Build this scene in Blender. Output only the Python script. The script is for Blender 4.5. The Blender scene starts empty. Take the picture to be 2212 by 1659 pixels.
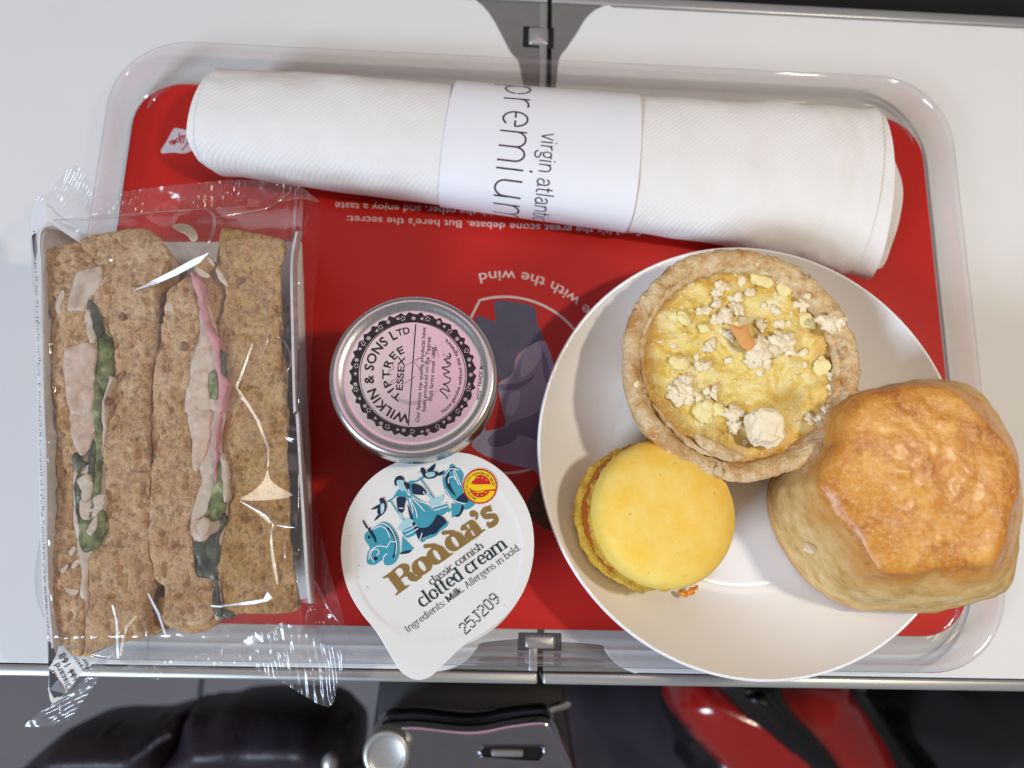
import bpy, math, random
import numpy as np
from mathutils import Matrix, Vector
from mathutils.geometry import tessellate_polygon

S = bpy.context.scene
COL = S.collection
rng = np.random.default_rng(7)
random.seed(7)
MM = 0.001

# ------------------------------------------------------------------ camera
# a phone held about 23 cm over the tray table, tipped about 12 degrees; metres in the scene, millimetres below
FPX, CX, CY = 1533.0, 1106.0, 829.5          # focal length and centre for a 2212 x 1659 picture
ay = np.array([175, -7416, 1533.]); ay /= np.linalg.norm(ay)
ax = np.array([39700, 1190, 1533.]); ax -= ay * (ax @ ay); ax /= np.linalg.norm(ax)
az = np.cross(ax, ay)
MC = np.stack([ax, ay, az], 1)               # world axes seen from the camera (x right, y down, z forward)
CAM = -MC.T @ np.array([0, 0, 232.0])
cam_data = bpy.data.cameras.new('camera')
cam = bpy.data.objects.new('camera', cam_data); COL.objects.link(cam)
right, down, fwd = MC[0], MC[1], MC[2]
rot = Matrix([[right[i], -down[i], -fwd[i]] for i in range(3)]).to_4x4()
cam.matrix_world = Matrix.Translation(Vector(CAM * MM)) @ rot
cam_data.sensor_width = 36.0
cam_data.lens = FPX / 2212 * 36.0
cam_data.clip_start = 0.005; cam_data.clip_end = 20
cam_data.dof.use_dof = True
cam_data.dof.focus_distance = 0.196
cam_data.dof.aperture_fstop = 9.0
S.camera = cam

# ------------------------------------------------------------------ light: a cabin, no sky
W = bpy.data.worlds.new('World'); S.world = W; W.use_nodes = True
bg = W.node_tree.nodes['Background']
bg.inputs[0].default_value = (1.0, 0.96, 0.98, 1); bg.inputs[1].default_value = 0.17

def area(name, loc, target, size, power, color, size_y=None):
    d = bpy.data.lights.new(name, 'AREA'); d.energy = power; d.color = color
    d.shape = 'RECTANGLE' if size_y else 'DISK'; d.size = size * MM
    if size_y: d.size_y = size_y * MM
    o = bpy.data.objects.new(name, d); COL.objects.link(o)
    o.location = Vector(loc) * MM
    o.rotation_euler = (Vector(target) - Vector(loc)).to_track_quat('-Z', 'Y').to_euler()
    return o
area('window_light', (-900, -760, 760), (10, 20, 0), 420, 15.0, (0.66, 0.80, 1.0), 330)
area('reading_light', (258, 6, 430), (50, -10, 0), 36, 0.80, (1.0, 0.90, 0.71))
area('pink_ceiling_light', (40, 330, 1050), (40, 130, 0), 420, 0.50, (1.0, 0.46, 0.66), 420)
area('lid_fill_light', (-400, 330, 1050), (-400, 130, 0), 420, 0.50, (1.0, 0.93, 0.85), 420)  # added fill: grey reflection for the jar lid and soft top light

S.view_settings.view_transform = 'Standard'; S.view_settings.look = 'None'
S.view_settings.exposure = 0.2; S.view_settings.gamma = 1.0
S.view_settings.use_curve_mapping = False
S.cycles.use_denoising = True
S.cycles.max_bounces = 12; S.cycles.transparent_max_bounces = 24
S.cycles.caustics_reflective = False; S.cycles.caustics_refractive = False

# ------------------------------------------------------------------ maths helpers
def at(px, py, z):
    """world point (mm) seen at a pixel, at height z"""
    d = MC.T @ np.array([(px - CX) / FPX, (py - CY) / FPX, 1.0])
    return CAM + d * ((z - CAM[2]) / d[2])
def ats(P, z):
    P = np.atleast_2d(np.asarray(P, float))
    d = np.stack([(P[:, 0] - CX) / FPX, (P[:, 1] - CY) / FPX, np.ones(len(P))], 1) @ MC
    zz = np.broadcast_to(np.asarray(z, float), (len(P),))
    return CAM + d * ((zz - CAM[2]) / d[:, 2])[:, None]
K = 2212 / 4096
def crop(ox, oy, s):
    return lambda P: (np.atleast_2d(np.asarray(P, float)) / s + np.array([ox, oy])) * K
zA = crop(0, 600, 1.58); zB = crop(0, 1600, 1.58); zC = crop(0, 2400, 1.4747)
zJ = crop(1300, 1150, 2.37); zL = crop(1330, 1780, 1.693); zI = crop(1450, 1800, 3.0167)
zQ = crop(2400, 950, 1.659); zS = crop(3000, 1400, 1.382); zN = crop(1700, 0, 1.659)
zH = crop(1300, 2500, 1.58); zR = crop(2600, 2300, 1.4786); zT = crop(1800, 1000, 1.3825)
zK = crop(0, 0, 1.659)

def _hash(ix, iy, iz, seed):
    n = (ix * 73856093) ^ (iy * 19349663) ^ (iz * 83492791) ^ (seed * 2654435761)
    n = (n ^ (n >> 13)) & 0x7fffffff
    n = (n * 1274126177) & 0x7fffffff
    n = (n ^ (n >> 16)) & 0x7fffffff
    return (n & 0xffff) / 65535.0
def vnoise(P, seed=0):
    P = np.asarray(P, float)
    i = np.floor(P).astype(np.int64); f = P - i; f = f * f * (3 - 2 * f)
    r = 0
    for dx in (0, 1):
        for dy in (0, 1):
            for dz in (0, 1):
                w = (f[:, 0] if dx else 1 - f[:, 0]) * (f[:, 1] if dy else 1 - f[:, 1]) * (f[:, 2] if dz else 1 - f[:, 2])
                r = r + w * _hash(i[:, 0] + dx, i[:, 1] + dy, i[:, 2] + dz, seed)
    return r * 2 - 1
def fbm(P, scale=1.0, octs=4, seed=0, gain=0.5):
    P = np.asarray(P, float)
    if P.shape[1] == 2: P = np.c_[P, np.zeros(len(P))]
    r = 0; a = 1.0
    for k in range(octs):
        r = r + a * vnoise(P * scale + 17.3 * k, seed + k); scale *= 2.03; a *= gain
    return r
def smooth(P, n=6, closed=True):
    """Catmull-Rom through the points"""
    P = np.asarray(P, float); m = len(P); out = []
    segs = m if closed else m - 1
    for k in range(segs):
        if closed: p0, p1, p2, p3 = (P[(k + j) % m] for j in (-1, 0, 1, 2))
        else: p0, p1, p2, p3 = P[max(k - 1, 0)], P[k], P[k + 1], P[min(k + 2, m - 1)]
        for t in np.arange(n) / n:
            out.append(0.5 * (2 * p1 + (p2 - p0) * t + (2 * p0 - 5 * p1 + 4 * p2 - p3) * t * t + (3 * p1 - p0 - 3 * p2 + p3) * t ** 3))
    if not closed: out.append(P[-1])
    return np.array(out)
def sdf(P, poly):
    """signed distance (inside negative) and direction to the nearest border point"""
    P = np.asarray(P, float); A = np.asarray(poly, float); B = np.roll(A, -1, 0)
    best = np.full(len(P), 1e9); near = np.zeros((len(P), 2)); ins = np.zeros(len(P), bool)
    for a, b in zip(A, B):
        ab = b - a; L = ab @ ab
        if L < 1e-12: continue
        t = np.clip(((P - a) @ ab) / L, 0, 1); q = a + t[:, None] * ab
        d = np.hypot(*(P - q).T); m = d < best
        best[m] = d[m]; near[m] = q[m]
        c = (a[1] > P[:, 1]) != (b[1] > P[:, 1])
        if abs(ab[1]) > 1e-12:
            xi = a[0] + (P[:, 1] - a[1]) / ab[1] * ab[0]
            ins ^= c & (P[:, 0] < xi)
    return np.where(ins, -best, best), near
def sstep(a, b, x):
    t = np.clip((x - a) / (b - a), 0, 1); return t * t * (3 - 2 * t)

# ------------------------------------------------------------------ object helpers
def tag(o, label=None, cat=None, group=None, kind=None):
    if label: o['label'] = label
    if cat: o['category'] = cat
    if group: o['group'] = group
    if kind: o['kind'] = kind
    return o
def thing(name, loc, label, cat, group=None):
    o = bpy.data.objects.new(name, None); COL.objects.link(o)
    o.location = Vector([float(c) for c in loc]) * MM; o.empty_display_size = 0.01
    o['origin'] = [float(c) for c in loc]
    return tag(o, label, cat, group)
def origin(o):
    r = np.zeros(3)
    while o is not None:
        if 'origin' in o.keys(): return np.array(o['origin'][:])
        o = o.parent
    return r
def mk(name, V, F, m, parent=None, flat=False, attr=None):
    V = np.asarray(V, float)
    me = bpy.data.meshes.new(name)
    base = origin(parent) if parent is not None else np.zeros(3)
    me.from_pydata(((V - base) * MM).tolist(), [], [list(map(int, f)) for f in F])
    me.update()
    if not flat: me.polygons.foreach_set('use_smooth', [True] * len(me.polygons))
    if m is not None: me.materials.append(m)
    if attr:
        for k, a in attr.items():
            at_ = me.attributes.new(k, 'FLOAT', 'POINT'); at_.data.foreach_set('value', np.asarray(a, np.float32))
    o = bpy.data.objects.new(name, me); COL.objects.link(o)
    if parent is not None: o.parent = parent
    return o
def join(parts):
    V = []; F = []; n = 0
    for v, f in parts:
        V.append(np.asarray(v, float)); F += [[i + n for i in g] for g in f]; n += len(v)
    return np.concatenate(V), F
def rings(R, closed=True, cap0=False, cap1=False):
    """faces between equal rings of points"""
    R = [np.asarray(r, float) for r in R]; n = len(R[0]); F = []
    for k in range(len(R) - 1):
        for j in range(n if closed else n - 1):
            a, b = k * n + j, k * n + (j + 1) % n
            F.append([a, b, b + n, a + n])
    V = np.concatenate(R)
    if cap0: F.append(list(range(n))[::-1])
    if cap1: F.append([(len(R) - 1) * n + j for j in range(n)])
    return V, F
def lathe(prof, c, n=96):
    a = np.arange(n) * 2 * math.pi / n
    return rings([np.c_[c[0] + r * np.cos(a), c[1] + r * np.sin(a), np.full(n, c[2] + z)] for r, z in prof])
def box(x0, x1, y0, y1, z0, z1, b=0.0):
    o = []
    if b <= 0:
        P = np.array([[x0, y0], [x1, y0], [x1, y1], [x0, y1]]); lv = [(0, z0), (0, z1)]
    else:
        P = rrect(x0, x1, y0, y1, b, 4); lv = [(b * .8, z0), (0, z0 + b), (0, z1 - b), (b * .3, z1 - b * .3), (b, z1)]
    c = P.mean(0)
    for ins, z in lv:
        h = np.array([(x1 - x0) / 2, (y1 - y0) / 2]); sc = (h - ins) / h
        o.append(np.c_[c + (P - c) * sc, np.full(len(P), z)])
    return rings(o, cap0=True, cap1=True)
def rrect(x0, x1, y0, y1, r, n=8):
    P = []
    for cx, cy, a0 in ((x1 - r, y1 - r, 0), (x0 + r, y1 - r, 90), (x0 + r, y0 + r, 180), (x1 - r, y0 + r, 270)):
        for k in range(n + 1):
            a = math.radians(a0 + 90 * k / n); P.append((cx + r * math.cos(a), cy + r * math.sin(a)))
    return np.array(P)
def prism(P, z0, z1, bev=0.0):
    P = np.asarray(P, float)
    n = np.roll(P, -1, 0) - np.roll(P, 1, 0); n = np.c_[n[:, 1], -n[:, 0]]; n /= np.linalg.norm(n, axis=1)[:, None] + 1e-9
    x, y = P.T
    if np.sum(x * np.roll(y, -1) - y * np.roll(x, -1)) < 0: n = -n
    lv = [(0, z0)] + [(bev * (1 - math.cos(a_)), z1 - bev * (1 - math.sin(a_))) for a_ in np.linspace(0, math.pi / 2, 3 if bev < 1 else 8)] if bev else [(0, z0), (0, z1)]
    R = [np.c_[P - n * i, np.full(len(P), z)] for i, z in lv]
    V, F = rings(R)
    m = len(P); off = (len(lv) - 1) * m
    F += [[off + i for i in t] for t in tri2(R[-1])]
    F += [[i for i in t] for t in tri2(R[0])]
    return V, F
def tri2(P, holes=()):
    loops = [[Vector((float(p[0]), float(p[1]), 0)) for p in L] for L in (P, *holes)]
    return [list(t) for t in tessellate_polygon(loops)]
def grid_sheet(poly, step, top, bottom=None, lean=(0, 0)):
    """a surface over an outline: z = top(x, y, depth inside the edge); sides drop to bottom"""
    poly = np.asarray(poly, float)
    lo = poly.min(0) - step; hi = poly.max(0) + step
    nx = int((hi[0] - lo[0]) / step) + 2; ny = int((hi[1] - lo[1]) / step) + 2
    gx, gy = np.meshgrid(lo[0] + np.arange(nx) * step, lo[1] + np.arange(ny) * step, indexing='ij')
    P = np.c_[gx.ravel(), gy.ravel()]
    d, near = sdf(P, poly)
    keep = d < 0.5 * step
    snap = keep & (d > -0.5 * step); P[snap] = near[snap]; d[snap] = 0
    idx = -np.ones(nx * ny, int); idx[keep] = np.arange(keep.sum())
    I = idx.reshape(nx, ny)
    q = np.stack([I[:-1, :-1], I[1:, :-1], I[1:, 1:], I[:-1, 1:]], -1).reshape(-1, 4)
    n3 = q[(q >= 0).sum(1) == 3]
    q = q[(q >= 0).all(1)]
    P = P[keep]; d = d[keep]
    z = top(P[:, 0], P[:, 1], -d)
    V = np.c_[P, z]; F = q.tolist() + [[i for i in f if i >= 0] for f in n3.tolist()]
    if bottom is not None:
        e = {}
        for f in F:
            for k in range(len(f)):
                a, b = f[k], f[(k + 1) % len(f)]
                if (b, a) in e: del e[(b, a)]
                else: e[(a, b)] = 1
        bv = {}; ex = []
        for a, b in e:
            for v in (a, b):
                if v not in bv:
                    bv[v] = len(V) + len(ex); ex.append((V[v, 0] + lean[0], V[v, 1] + lean[1], bottom))
            F.append([b, a, bv[a], bv[b]])
        if ex: V = np.concatenate([V, np.array(ex)])
    used = np.zeros(len(V), bool); used[np.unique(np.concatenate([np.array(f) for f in F]))] = True
    new = np.cumsum(used) - 1
    return V[used], [[int(new[i]) for i in f] for f in F]
_ico = {}
def ico(sub):
    if sub not in _ico:
        import bmesh
        bm = bmesh.new(); bmesh.ops.create_icosphere(bm, subdivisions=sub, radius=1)
        _ico[sub] = (np.array([v.co[:] for v in bm.verts]), [[v.index for v in f.verts] for f in bm.faces]); bm.free()
    return _ico[sub]
def chunk(c, r, sub=2, seed=0, rough=.35, rotz=0.0):
    v, f = ico(sub); v = v.copy()
    n = fbm(v, 1.3, 2, seed) * rough + fbm(v, 3.6, 3, seed + 5) * rough * (.5 if sub > 2 else .3)
    v = v * (1 + n)[:, None] * np.asarray(r)
    cz, sz = math.cos(rotz), math.sin(rotz)
    v = np.c_[v[:, 0] * cz - v[:, 1] * sz, v[:, 0] * sz + v[:, 1] * cz, v[:, 2]]
    return v + np.asarray(c), f

# ------------------------------------------------------------------ flat print: strokes, polygons, letters
def stroke(P, w, k=0.0, closed=False):
    """ribbon along 2-D points; w a number or a function of the direction angle"""
    P = np.asarray(P, float)
    T = np.gradient(P, axis=0) if not closed else np.roll(P, -1, 0) - np.roll(P, 1, 0)
    T /= np.linalg.norm(T, axis=1)[:, None] + 1e-12
    N = np.c_[-T[:, 1], T[:, 0]]
    ww = np.array([w(math.atan2(t[1], t[0])) for t in T]) if callable(w) else np.broadcast_to(np.asarray(w, float), (len(P),))
    A = P + N * ww[:, None] / 2; B = P - N * ww[:, None] / 2
    n = len(P); V = np.concatenate([A, B]); F = []
    for i in range(n if closed else n - 1):
        j = (i + 1) % n; F.append([i, n + i, n + j, j])
    return V, F
def arc(cx, cy, rx, ry, a0, a1, n=14):
    a = np.radians(np.linspace(a0, a1, n)); return np.c_[cx + rx * np.cos(a), cy + ry * np.sin(a)]
def poly(P, *holes):
    return np.concatenate([np.asarray(P, float), *[np.asarray(h, float) for h in holes]]), tri2(P, holes)
def disc(c, r, n=20, ry=None):
    return poly(arc(c[0], c[1], r, ry or r, 0, 360 - 360 / n, n))
def ring2(c, r0, r1, n=72):
    a = np.arange(n) * 2 * math.pi / n; u = np.c_[np.cos(a), np.sin(a)]
    V = np.concatenate([c + u * r0, c + u * r1]); return V, [[i, (i + 1) % n, n + (i + 1) % n, n + i] for i in range(n)]
def printed(name, parts, mapf, m, parent, lift=0.0):
    """print laid on a surface: every piece a hair above the one before it"""
    out = []
    for k, (v, f) in enumerate(parts):
        out.append((mapf(np.asarray(v, float), lift + 0.003 * (k % 9)), f))
    V, F = join(out)
    return mk(name, V, F, m, parent, flat=True)
_txt = {}
def text(s, bold=0.0, spacing=1.0):
    key = (s, bold, spacing)
    if key not in _txt:
        c = bpy.data.curves.new('lettering', 'FONT'); c.body = s; c.size = 1; c.offset = bold; c.resolution_u = 3; c.space_character = spacing
        o = bpy.data.objects.new('lettering', c); COL.objects.link(o)
        dg = bpy.context.evaluated_depsgraph_get(); dg.update()
        e = o.evaluated_get(dg); me = e.to_mesh()
        v = np.array([p.co[:2] for p in me.vertices]).reshape(-1, 2); f = [list(p.vertices) for p in me.polygons]
        e.to_mesh_clear(); bpy.data.objects.remove(o); bpy.data.curves.remove(c)
        _txt[key] = (v, f)
    v, f = _txt[key]; return v.copy(), f
def fit_line(vf, p0, p1, h=None, cap=0.73):
    """letters from p0 to p1 (picture coordinates, y down), cap height h"""
    v, f = vf; v = v.copy()
    x0, x1 = v[:, 0].min(), v[:, 0].max()
    p0 = np.asarray(p0, float); d = np.asarray(p1, float) - p0; L = np.hypot(*d); d /= L; up = np.array([d[1], -d[0]])
    sx = L / (x1 - x0); sy = sx if h is None else h / cap
    return p0 + np.outer((v[:, 0] - x0) * sx, d) + np.outer(v[:, 1] * sy, up), f
def fit_arc(vf, c, r, a0, a1, h, cap=0.73, inward=False):
    """letters round a circle from angle a0 to a1 (degrees, y down)"""
    v, f = vf; x0, x1 = v[:, 0].min(), v[:, 0].max()
    a = np.radians(a0 + (v[:, 0] - x0) / (x1 - x0) * (a1 - a0))
    rr = r + (-1 if inward else 1) * v[:, 1] * h / cap
    return np.c_[c[0] + rr * np.cos(a), c[1] + rr * np.sin(a)], f

# stroke letters: x-height 1, ascender 1.5; lists of (points, slab ends)
def _n(x0): return [([(x0, 0), (x0, 1)], 'b<'), (np.r_[[(x0, .62)], arc(x0 + .33, .62, .33, .36, 180, 0, 12), [(x0 + .66, 0)]], 'b')]
GL = {
 'a': (.80, [(arc(.34, .28, .28, .28, 60, 360, 16), ''), (np.r_[[(.08, .78)], arc(.36, .68, .28, .3, 150, 0, 10), [(.64, .3), (.66, .1), (.8, .02)]], '')]),
 'b': (.82, [([(.1, 0), (.1, 1.5)], '<'), (arc(.42, .5, .34, .48, 0, 350, 20), '')]),
 'c': (.72, [(arc(.42, .5, .36, .48, 45, 315, 18), '')]),
 'd': (.86, [([(.72, 1.5), (.72, 0)], 'b<'), (arc(.4, .5, .34, .48, 0, 350, 20), '')]),
 'e': (.76, [(np.r_[[(.08, .52), (.74, .52)], arc(.42, .52, .34, .46, 0, 315, 18)], '')]),
 'g': (.78, [(arc(.36, .62, .28, .34, 0, 350, 16), ''), (np.r_[[(.2, .25)], [(.2, .08), (.5, .02)], arc(.38, -.2, .34, .22, 60, -200, 14)], ''), ([(.6, .9), (.78, .98)], '')]),
 'h': (.92, [([(.12, 0), (.12, 1.5)], 'b<'), (np.r_[[(.12, .62)], arc(.45, .62, .33, .36, 180, 0, 12), [(.78, 0)]], 'b')]),
 'i': (.36, [([(.16, 0), (.16, 1)], 'b<'), ([(.16, 1.22), (.16, 1.34)], '')]),
 'k': (.86, [([(.12, 0), (.12, 1.5)], 'b<'), ([(.12, .4), (.68, 1)], ''), ([(.3, .58), (.75, 0)], 'b')]),
 'l': (.36, [([(.16, 0), (.16, 1.5)], 'b<')]),
 'm': (1.42, _n(.12) + [(np.r_[[(.78, .62)], arc(1.08, .62, .3, .36, 180, 0, 12), [(1.38, 0)]], 'b')]),
 'n': (.92, _n(.12)),
 'o': (.82, [(arc(.42, .5, .36, .48, 0, 350, 22), '')]),
 'p': (.84, [([(.1, -.45), (.1, 1)], 'b<'), (arc(.44, .5, .34, .48, 0, 350, 20), '')]),
 'r': (.62, [([(.14, 0), (.14, 1)], 'b<'), (np.r_[[(.14, .55)], arc(.46, .62, .32, .34, 165, 70, 7)], '')]),
 's': (.66, [(np.r_[arc(.34, .74, .25, .23, 30, 200, 10), arc(.33, .27, .28, .25, 80, -160, 12)], '')]),
 't': (.50, [(np.r_[[(.2, 1.35), (.2, .25)], arc(.4, .2, .2, .19, 180, 300, 6)], ''), ([(.02, .96), (.46, .96)], '')]),
 'u': (.92, [(np.r_[[(.12, 1)], arc(.44, .38, .32, .36, 180, 360, 12), [(.78, 1)]], '<'), ([(.78, .5), (.78, 0)], 'b')]),
 'v': (.8, [([(.06, 1), (.4, 0)], ''), ([(.4, 0), (.74, 1)], '')]),
 'A': (1.05, [([(.08, 0), (.5, 1.4)], 'b'), ([(.5, 1.4), (.95, 0)], 'b'), ([(.25, .5), (.8, .5)], '')]),
 'I': (.5, [([(.22, 0), (.22, 1.4)], 'bt')]),
 'M': (1.4, [([(.14, 0), (.14, 1.4)], 'b<'), ([(.14, 1.4), (.66, .1)], ''), ([(.66, .1), (1.2, 1.4)], ''), ([(1.2, 1.4), (1.2, 0)], 'b')]),
 '.': (.36, [([(.14, 0), (.14, .2)], '')]), ':': (.36, [([(.16, 0), (.16, .2)], ''), ([(.16, .7), (.16, .9)], '')]),
 ' ': (.42, []),
}
def letters(s, thick, thin, slab=0.0, sp=0.05, n=7):
    """drawn letters; thick uprights, thin hairlines, slab ends when slab > 0"""
    x = 0; V = []; F = []; cnt = 0
    pen = lambda a: thin + (thick - thin) * abs(math.sin(a)) ** 1.4
    for ch in s:
        adv, st = GL[ch]
        for P, sl in st:
            P = np.asarray(P, float)
            if len(P) == 2: P = P[0] + np.linspace(0, 1, n)[:, None] * (P[1] - P[0])
            parts = [stroke(P, pen)]
            if slab:
                e = thin * .9
                for key, q in (('b', min(P, key=lambda p: p[1])), ('t', max(P, key=lambda p: p[1]))):
                    if key in sl:
                        y = q[1] + (e / 2 if key == 'b' else -e / 2); parts.append(stroke([(q[0] - slab, y), (q[0] + slab, y)], e))
                if '<' in sl:
                    q = max(P, key=lambda p: p[1]); parts.append(stroke([(q[0] - slab, q[1] - e / 2), (q[0], q[1] - e / 2)], e))
            for v, f in parts:
                V.append(v + [x, 0]); F += [[i + cnt for i in g] for g in f]; cnt += len(v)
        x += adv + sp
    return np.concatenate(V), F

# ------------------------------------------------------------------ materials
def lin(c): return tuple(((v / 255) / 12.92 if v / 255 <= .04045 else ((v / 255 + .055) / 1.055) ** 2.4) for v in c) + (1.0,)
class NT:
    def __init__(s, name):
        s.m = bpy.data.materials.new(name); s.m.use_nodes = True; s.t = s.m.node_tree
        s.p = s.t.nodes['Principled BSDF']; s.out = s.t.nodes['Material Output']; s._co = None
    def n(s, typ, **kw):
        x = s.t.nodes.new(typ)
        for k, v in kw.items():
            if k[0] == '_': setattr(x, k[1:], v)
            else: s.set(x.inputs[k.replace('_', ' ')] if not k.startswith('i') or not k[1:].isdigit() else x.inputs[int(k[1:])], v)
        return x
    def set(s, sock, v):
        if hasattr(v, 'is_output'): s.t.links.new(v, sock)
        else: sock.default_value = v
    def co(s, scale=(1, 1, 1), rot=(0, 0, 0)):
        c = s.t.nodes.new('ShaderNodeTexCoord'); mp = s.t.nodes.new('ShaderNodeMapping')
        s.t.links.new(c.outputs['Object'], mp.inputs[0]); mp.inputs['Scale'].default_value = [1000 * q for q in scale]; mp.inputs['Rotation'].default_value = rot
        return mp.outputs[0]
    def noise(s, scale, detail=4, rough=.55, co=None, dist=0):
        x = s.n('ShaderNodeTexNoise', Vector=co or s.co(), Scale=scale, Detail=detail, Roughness=rough, Distortion=dist); return x.outputs[0]
    def voro(s, scale, co=None, feat='F1'):
        x = s.n('ShaderNodeTexVoronoi', _feature=feat, Vector=co or s.co(), Scale=scale); return x.outputs['Distance']
    def ramp(s, fac, stops, interp='LINEAR'):
        r = s.t.nodes.new('ShaderNodeValToRGB'); s.t.links.new(fac, r.inputs[0]); r.color_ramp.interpolation = interp
        e = r.color_ramp.elements
        while len(e) < len(stops): e.new(.5)
        for q, (p, c) in zip(e, stops): q.position = p; q.color = c if len(c) == 4 else lin(c)
        return r.outputs[0]
    def mix(s, fac, a, b):
        x = s.t.nodes.new('ShaderNodeMix'); x.data_type = 'RGBA'
        s.set(x.inputs[0], fac)
        for k, v in ((6, a), (7, b)):
            s.set(x.inputs[k], v if hasattr(v, 'is_output') else (v if len(v) == 4 else lin(v)))
        return x.outputs[2]
    def math(s, op, a, b=0.0):
        x = s.t.nodes.new('ShaderNodeMath'); x.operation = op; s.set(x.inputs[0], a); s.set(x.inputs[1], b); return x.outputs[0]
    def bump(s, h, strength=.3, dist=.3, normal=None):
        b = s.n('ShaderNodeBump', Strength=strength, Distance=dist * MM, Height=h)
        if normal is not None: s.t.links.new(normal, b.inputs['Normal'])
        return b.outputs[0]
    def schlick(s, normal=None):
        x = s.n('ShaderNodeLayerWeight', Blend=.5)
        if normal is not None: s.t.links.new(normal, x.inputs['Normal'])
        return s.math('ADD', s.math('MULTIPLY', s.math('POWER', x.outputs['Facing'], 5.0), .9), .045)
    def attr(s, name): x = s.t.nodes.new('ShaderNodeAttribute'); x.attribute_name = name; return x.outputs['Fac']
    def P(s, **kw):
        for k, v in kw.items():
            nm = {'color': 'Base Color', 'rough': 'Roughness', 'metal': 'Metallic', 'normal': 'Normal', 'sss': 'Subsurface Weight', 'spec': 'Specular IOR Level', 'coat': 'Coat Weight', 'coatr': 'Coat Roughness', 'trans': 'Transmission Weight', 'ior': 'IOR', 'sheen': 'Sheen Weight', 'alpha': 'Alpha'}[k]
            if k == 'color' and not hasattr(v, 'is_output'): v = v if len(v) == 4 else lin(v)
            s.set(s.p.inputs[nm], v)
        if 'sss' in kw: s.p.inputs['Subsurface Scale'].default_value = 0.0012; s.p.inputs['Subsurface Radius'].default_value = (1, .6, .35)
        return s.m
def simple(name, c, rough=.5, metal=0, spec=.5, coat=0, var=8, scale=.15, bump=0, bscale=1.0):
    t = NT(name)
    c2 = tuple(max(0, v - var) for v in c)
    t.P(color=t.mix(t.noise(scale), c, c2), rough=rough, metal=metal, spec=spec, coat=coat)
    if bump: t.P(normal=t.bump(t.noise(bscale), .4, bump))
    return t.m
M = {}
t = NT('white_laminate'); t.P(color=t.mix(t.noise(.03, 3), (236, 235, 231), (229, 228, 224)), rough=t.math('ADD', t.math('MULTIPLY', t.noise(.2), .12), .34), spec=.4, normal=t.bump(t.noise(2.2, 3), .06, .05)); M['table'] = t.m
t = NT('brushed_steel'); t.P(color=t.mix(t.noise(.6, 4, co=t.co((.06, 3, 1))), (206, 206, 202), (176, 176, 174)), metal=.7, rough=.36, normal=t.bump(t.noise(1.2, 3, co=t.co((.05, 3, 1))), .12, .06)); M['steel'] = t.m
t = NT('grey_hinge_metal'); t.P(color=t.mix(t.noise(.2), (142, 140, 136), (126, 124, 122)), metal=.35, rough=.45, normal=t.bump(t.noise(3, 3), .1, .04)); M['hinge'] = t.m
t = NT('chrome'); t.P(color=t.mix(t.noise(.15), (184, 184, 190), (166, 166, 174)), metal=1, rough=t.math('ADD', t.math('MULTIPLY', t.noise(.5, 5), .14), .03)); M['chrome'] = t.m
M['black_gap'] = simple('black_rubber', (16, 16, 17), .7)
t = NT('clear_plastic')
gl = t.n('ShaderNodeBsdfGlossy', Color=(1, 1, 1, 1), Roughness=.035)
lw_ = t.n('ShaderNodeLayerWeight', Blend=.5); tr = t.n('ShaderNodeBsdfTransparent', Color=t.mix(t.math('POWER', lw_.outputs['Facing'], 4.0), (.988, .986, .99, 1), (.30, .28, .30, 1)))
df = t.n('ShaderNodeBsdfDiffuse', Color=(.75, .75, .77, 1))
m1 = t.n('ShaderNodeMixShader', i0=t.math('ADD', t.math('MULTIPLY', t.noise(.4, 4), .05), .005), i1=tr.outputs[0], i2=df.outputs[0])
m2 = t.n('ShaderNodeMixShader', i0=t.math('MULTIPLY', t.schlick(), 1.6), i1=m1.outputs[0], i2=gl.outputs[0])
t.t.links.new(m2.outputs[0], t.out.inputs[0]); M['clear'] = t.m
def film(name, haze, rough, tint=(.95, .95, .96, 1)):
    t = NT(name)
    nb = t.bump(t.noise(.35, 4, .6, dist=1.0), .12, .3)
    gl = t.n('ShaderNodeBsdfGlossy', Color=(1, 1, 1, 1), Roughness=rough, Normal=nb)
    tr = t.n('ShaderNodeBsdfTransparent', Color=tint); df = t.n('ShaderNodeBsdfTranslucent', Color=(.85, .85, .87, 1))
    d2 = t.n('ShaderNodeBsdfDiffuse', Color=(.85, .85, .87, 1)); dm = t.n('ShaderNodeMixShader', i0=.6, i1=df.outputs[0], i2=d2.outputs[0])
    hz = t.math('MULTIPLY', t.ramp(t.noise(.12, 5, .65, dist=1), [(.35, (.3, .3, .3, 1)), (.75, (1, 1, 1, 1))]), haze)
    m1 = t.n('ShaderNodeMixShader', i0=hz, i1=tr.outputs[0], i2=dm.outputs[0])
    m2 = t.n('ShaderNodeMixShader', i0=t.math('MULTIPLY', t.schlick(nb), 1.1), i1=m1.outputs[0], i2=gl.outputs[0])
    t.t.links.new(m2.outputs[0], t.out.inputs[0]); return t.m
M['film'] = film('clear_film', .09, .12)
M['film_seal'] = film('crimped_clear_film', .14, .2)
t = NT('fold_film')
gl = t.n('ShaderNodeBsdfGlossy', Color=(1, 1, 1, 1), Roughness=.2)
tr = t.n('ShaderNodeBsdfTransparent', Color=(.95, .95, .96, 1))
m2 = t.n('ShaderNodeMixShader', i0=.24, i1=tr.outputs[0], i2=gl.outputs[0]); t.t.links.new(m2.outputs[0], t.out.inputs[0]); M['fold'] = t.m
t = NT('glint_film')
gl = t.n('ShaderNodeBsdfGlossy', Color=(1, 1, 1, 1), Roughness=.34, Normal=t.bump(t.noise(1.2, 4), .25, .3))
tr = t.n('ShaderNodeBsdfTransparent', Color=(.95, .95, .96, 1))
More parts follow.
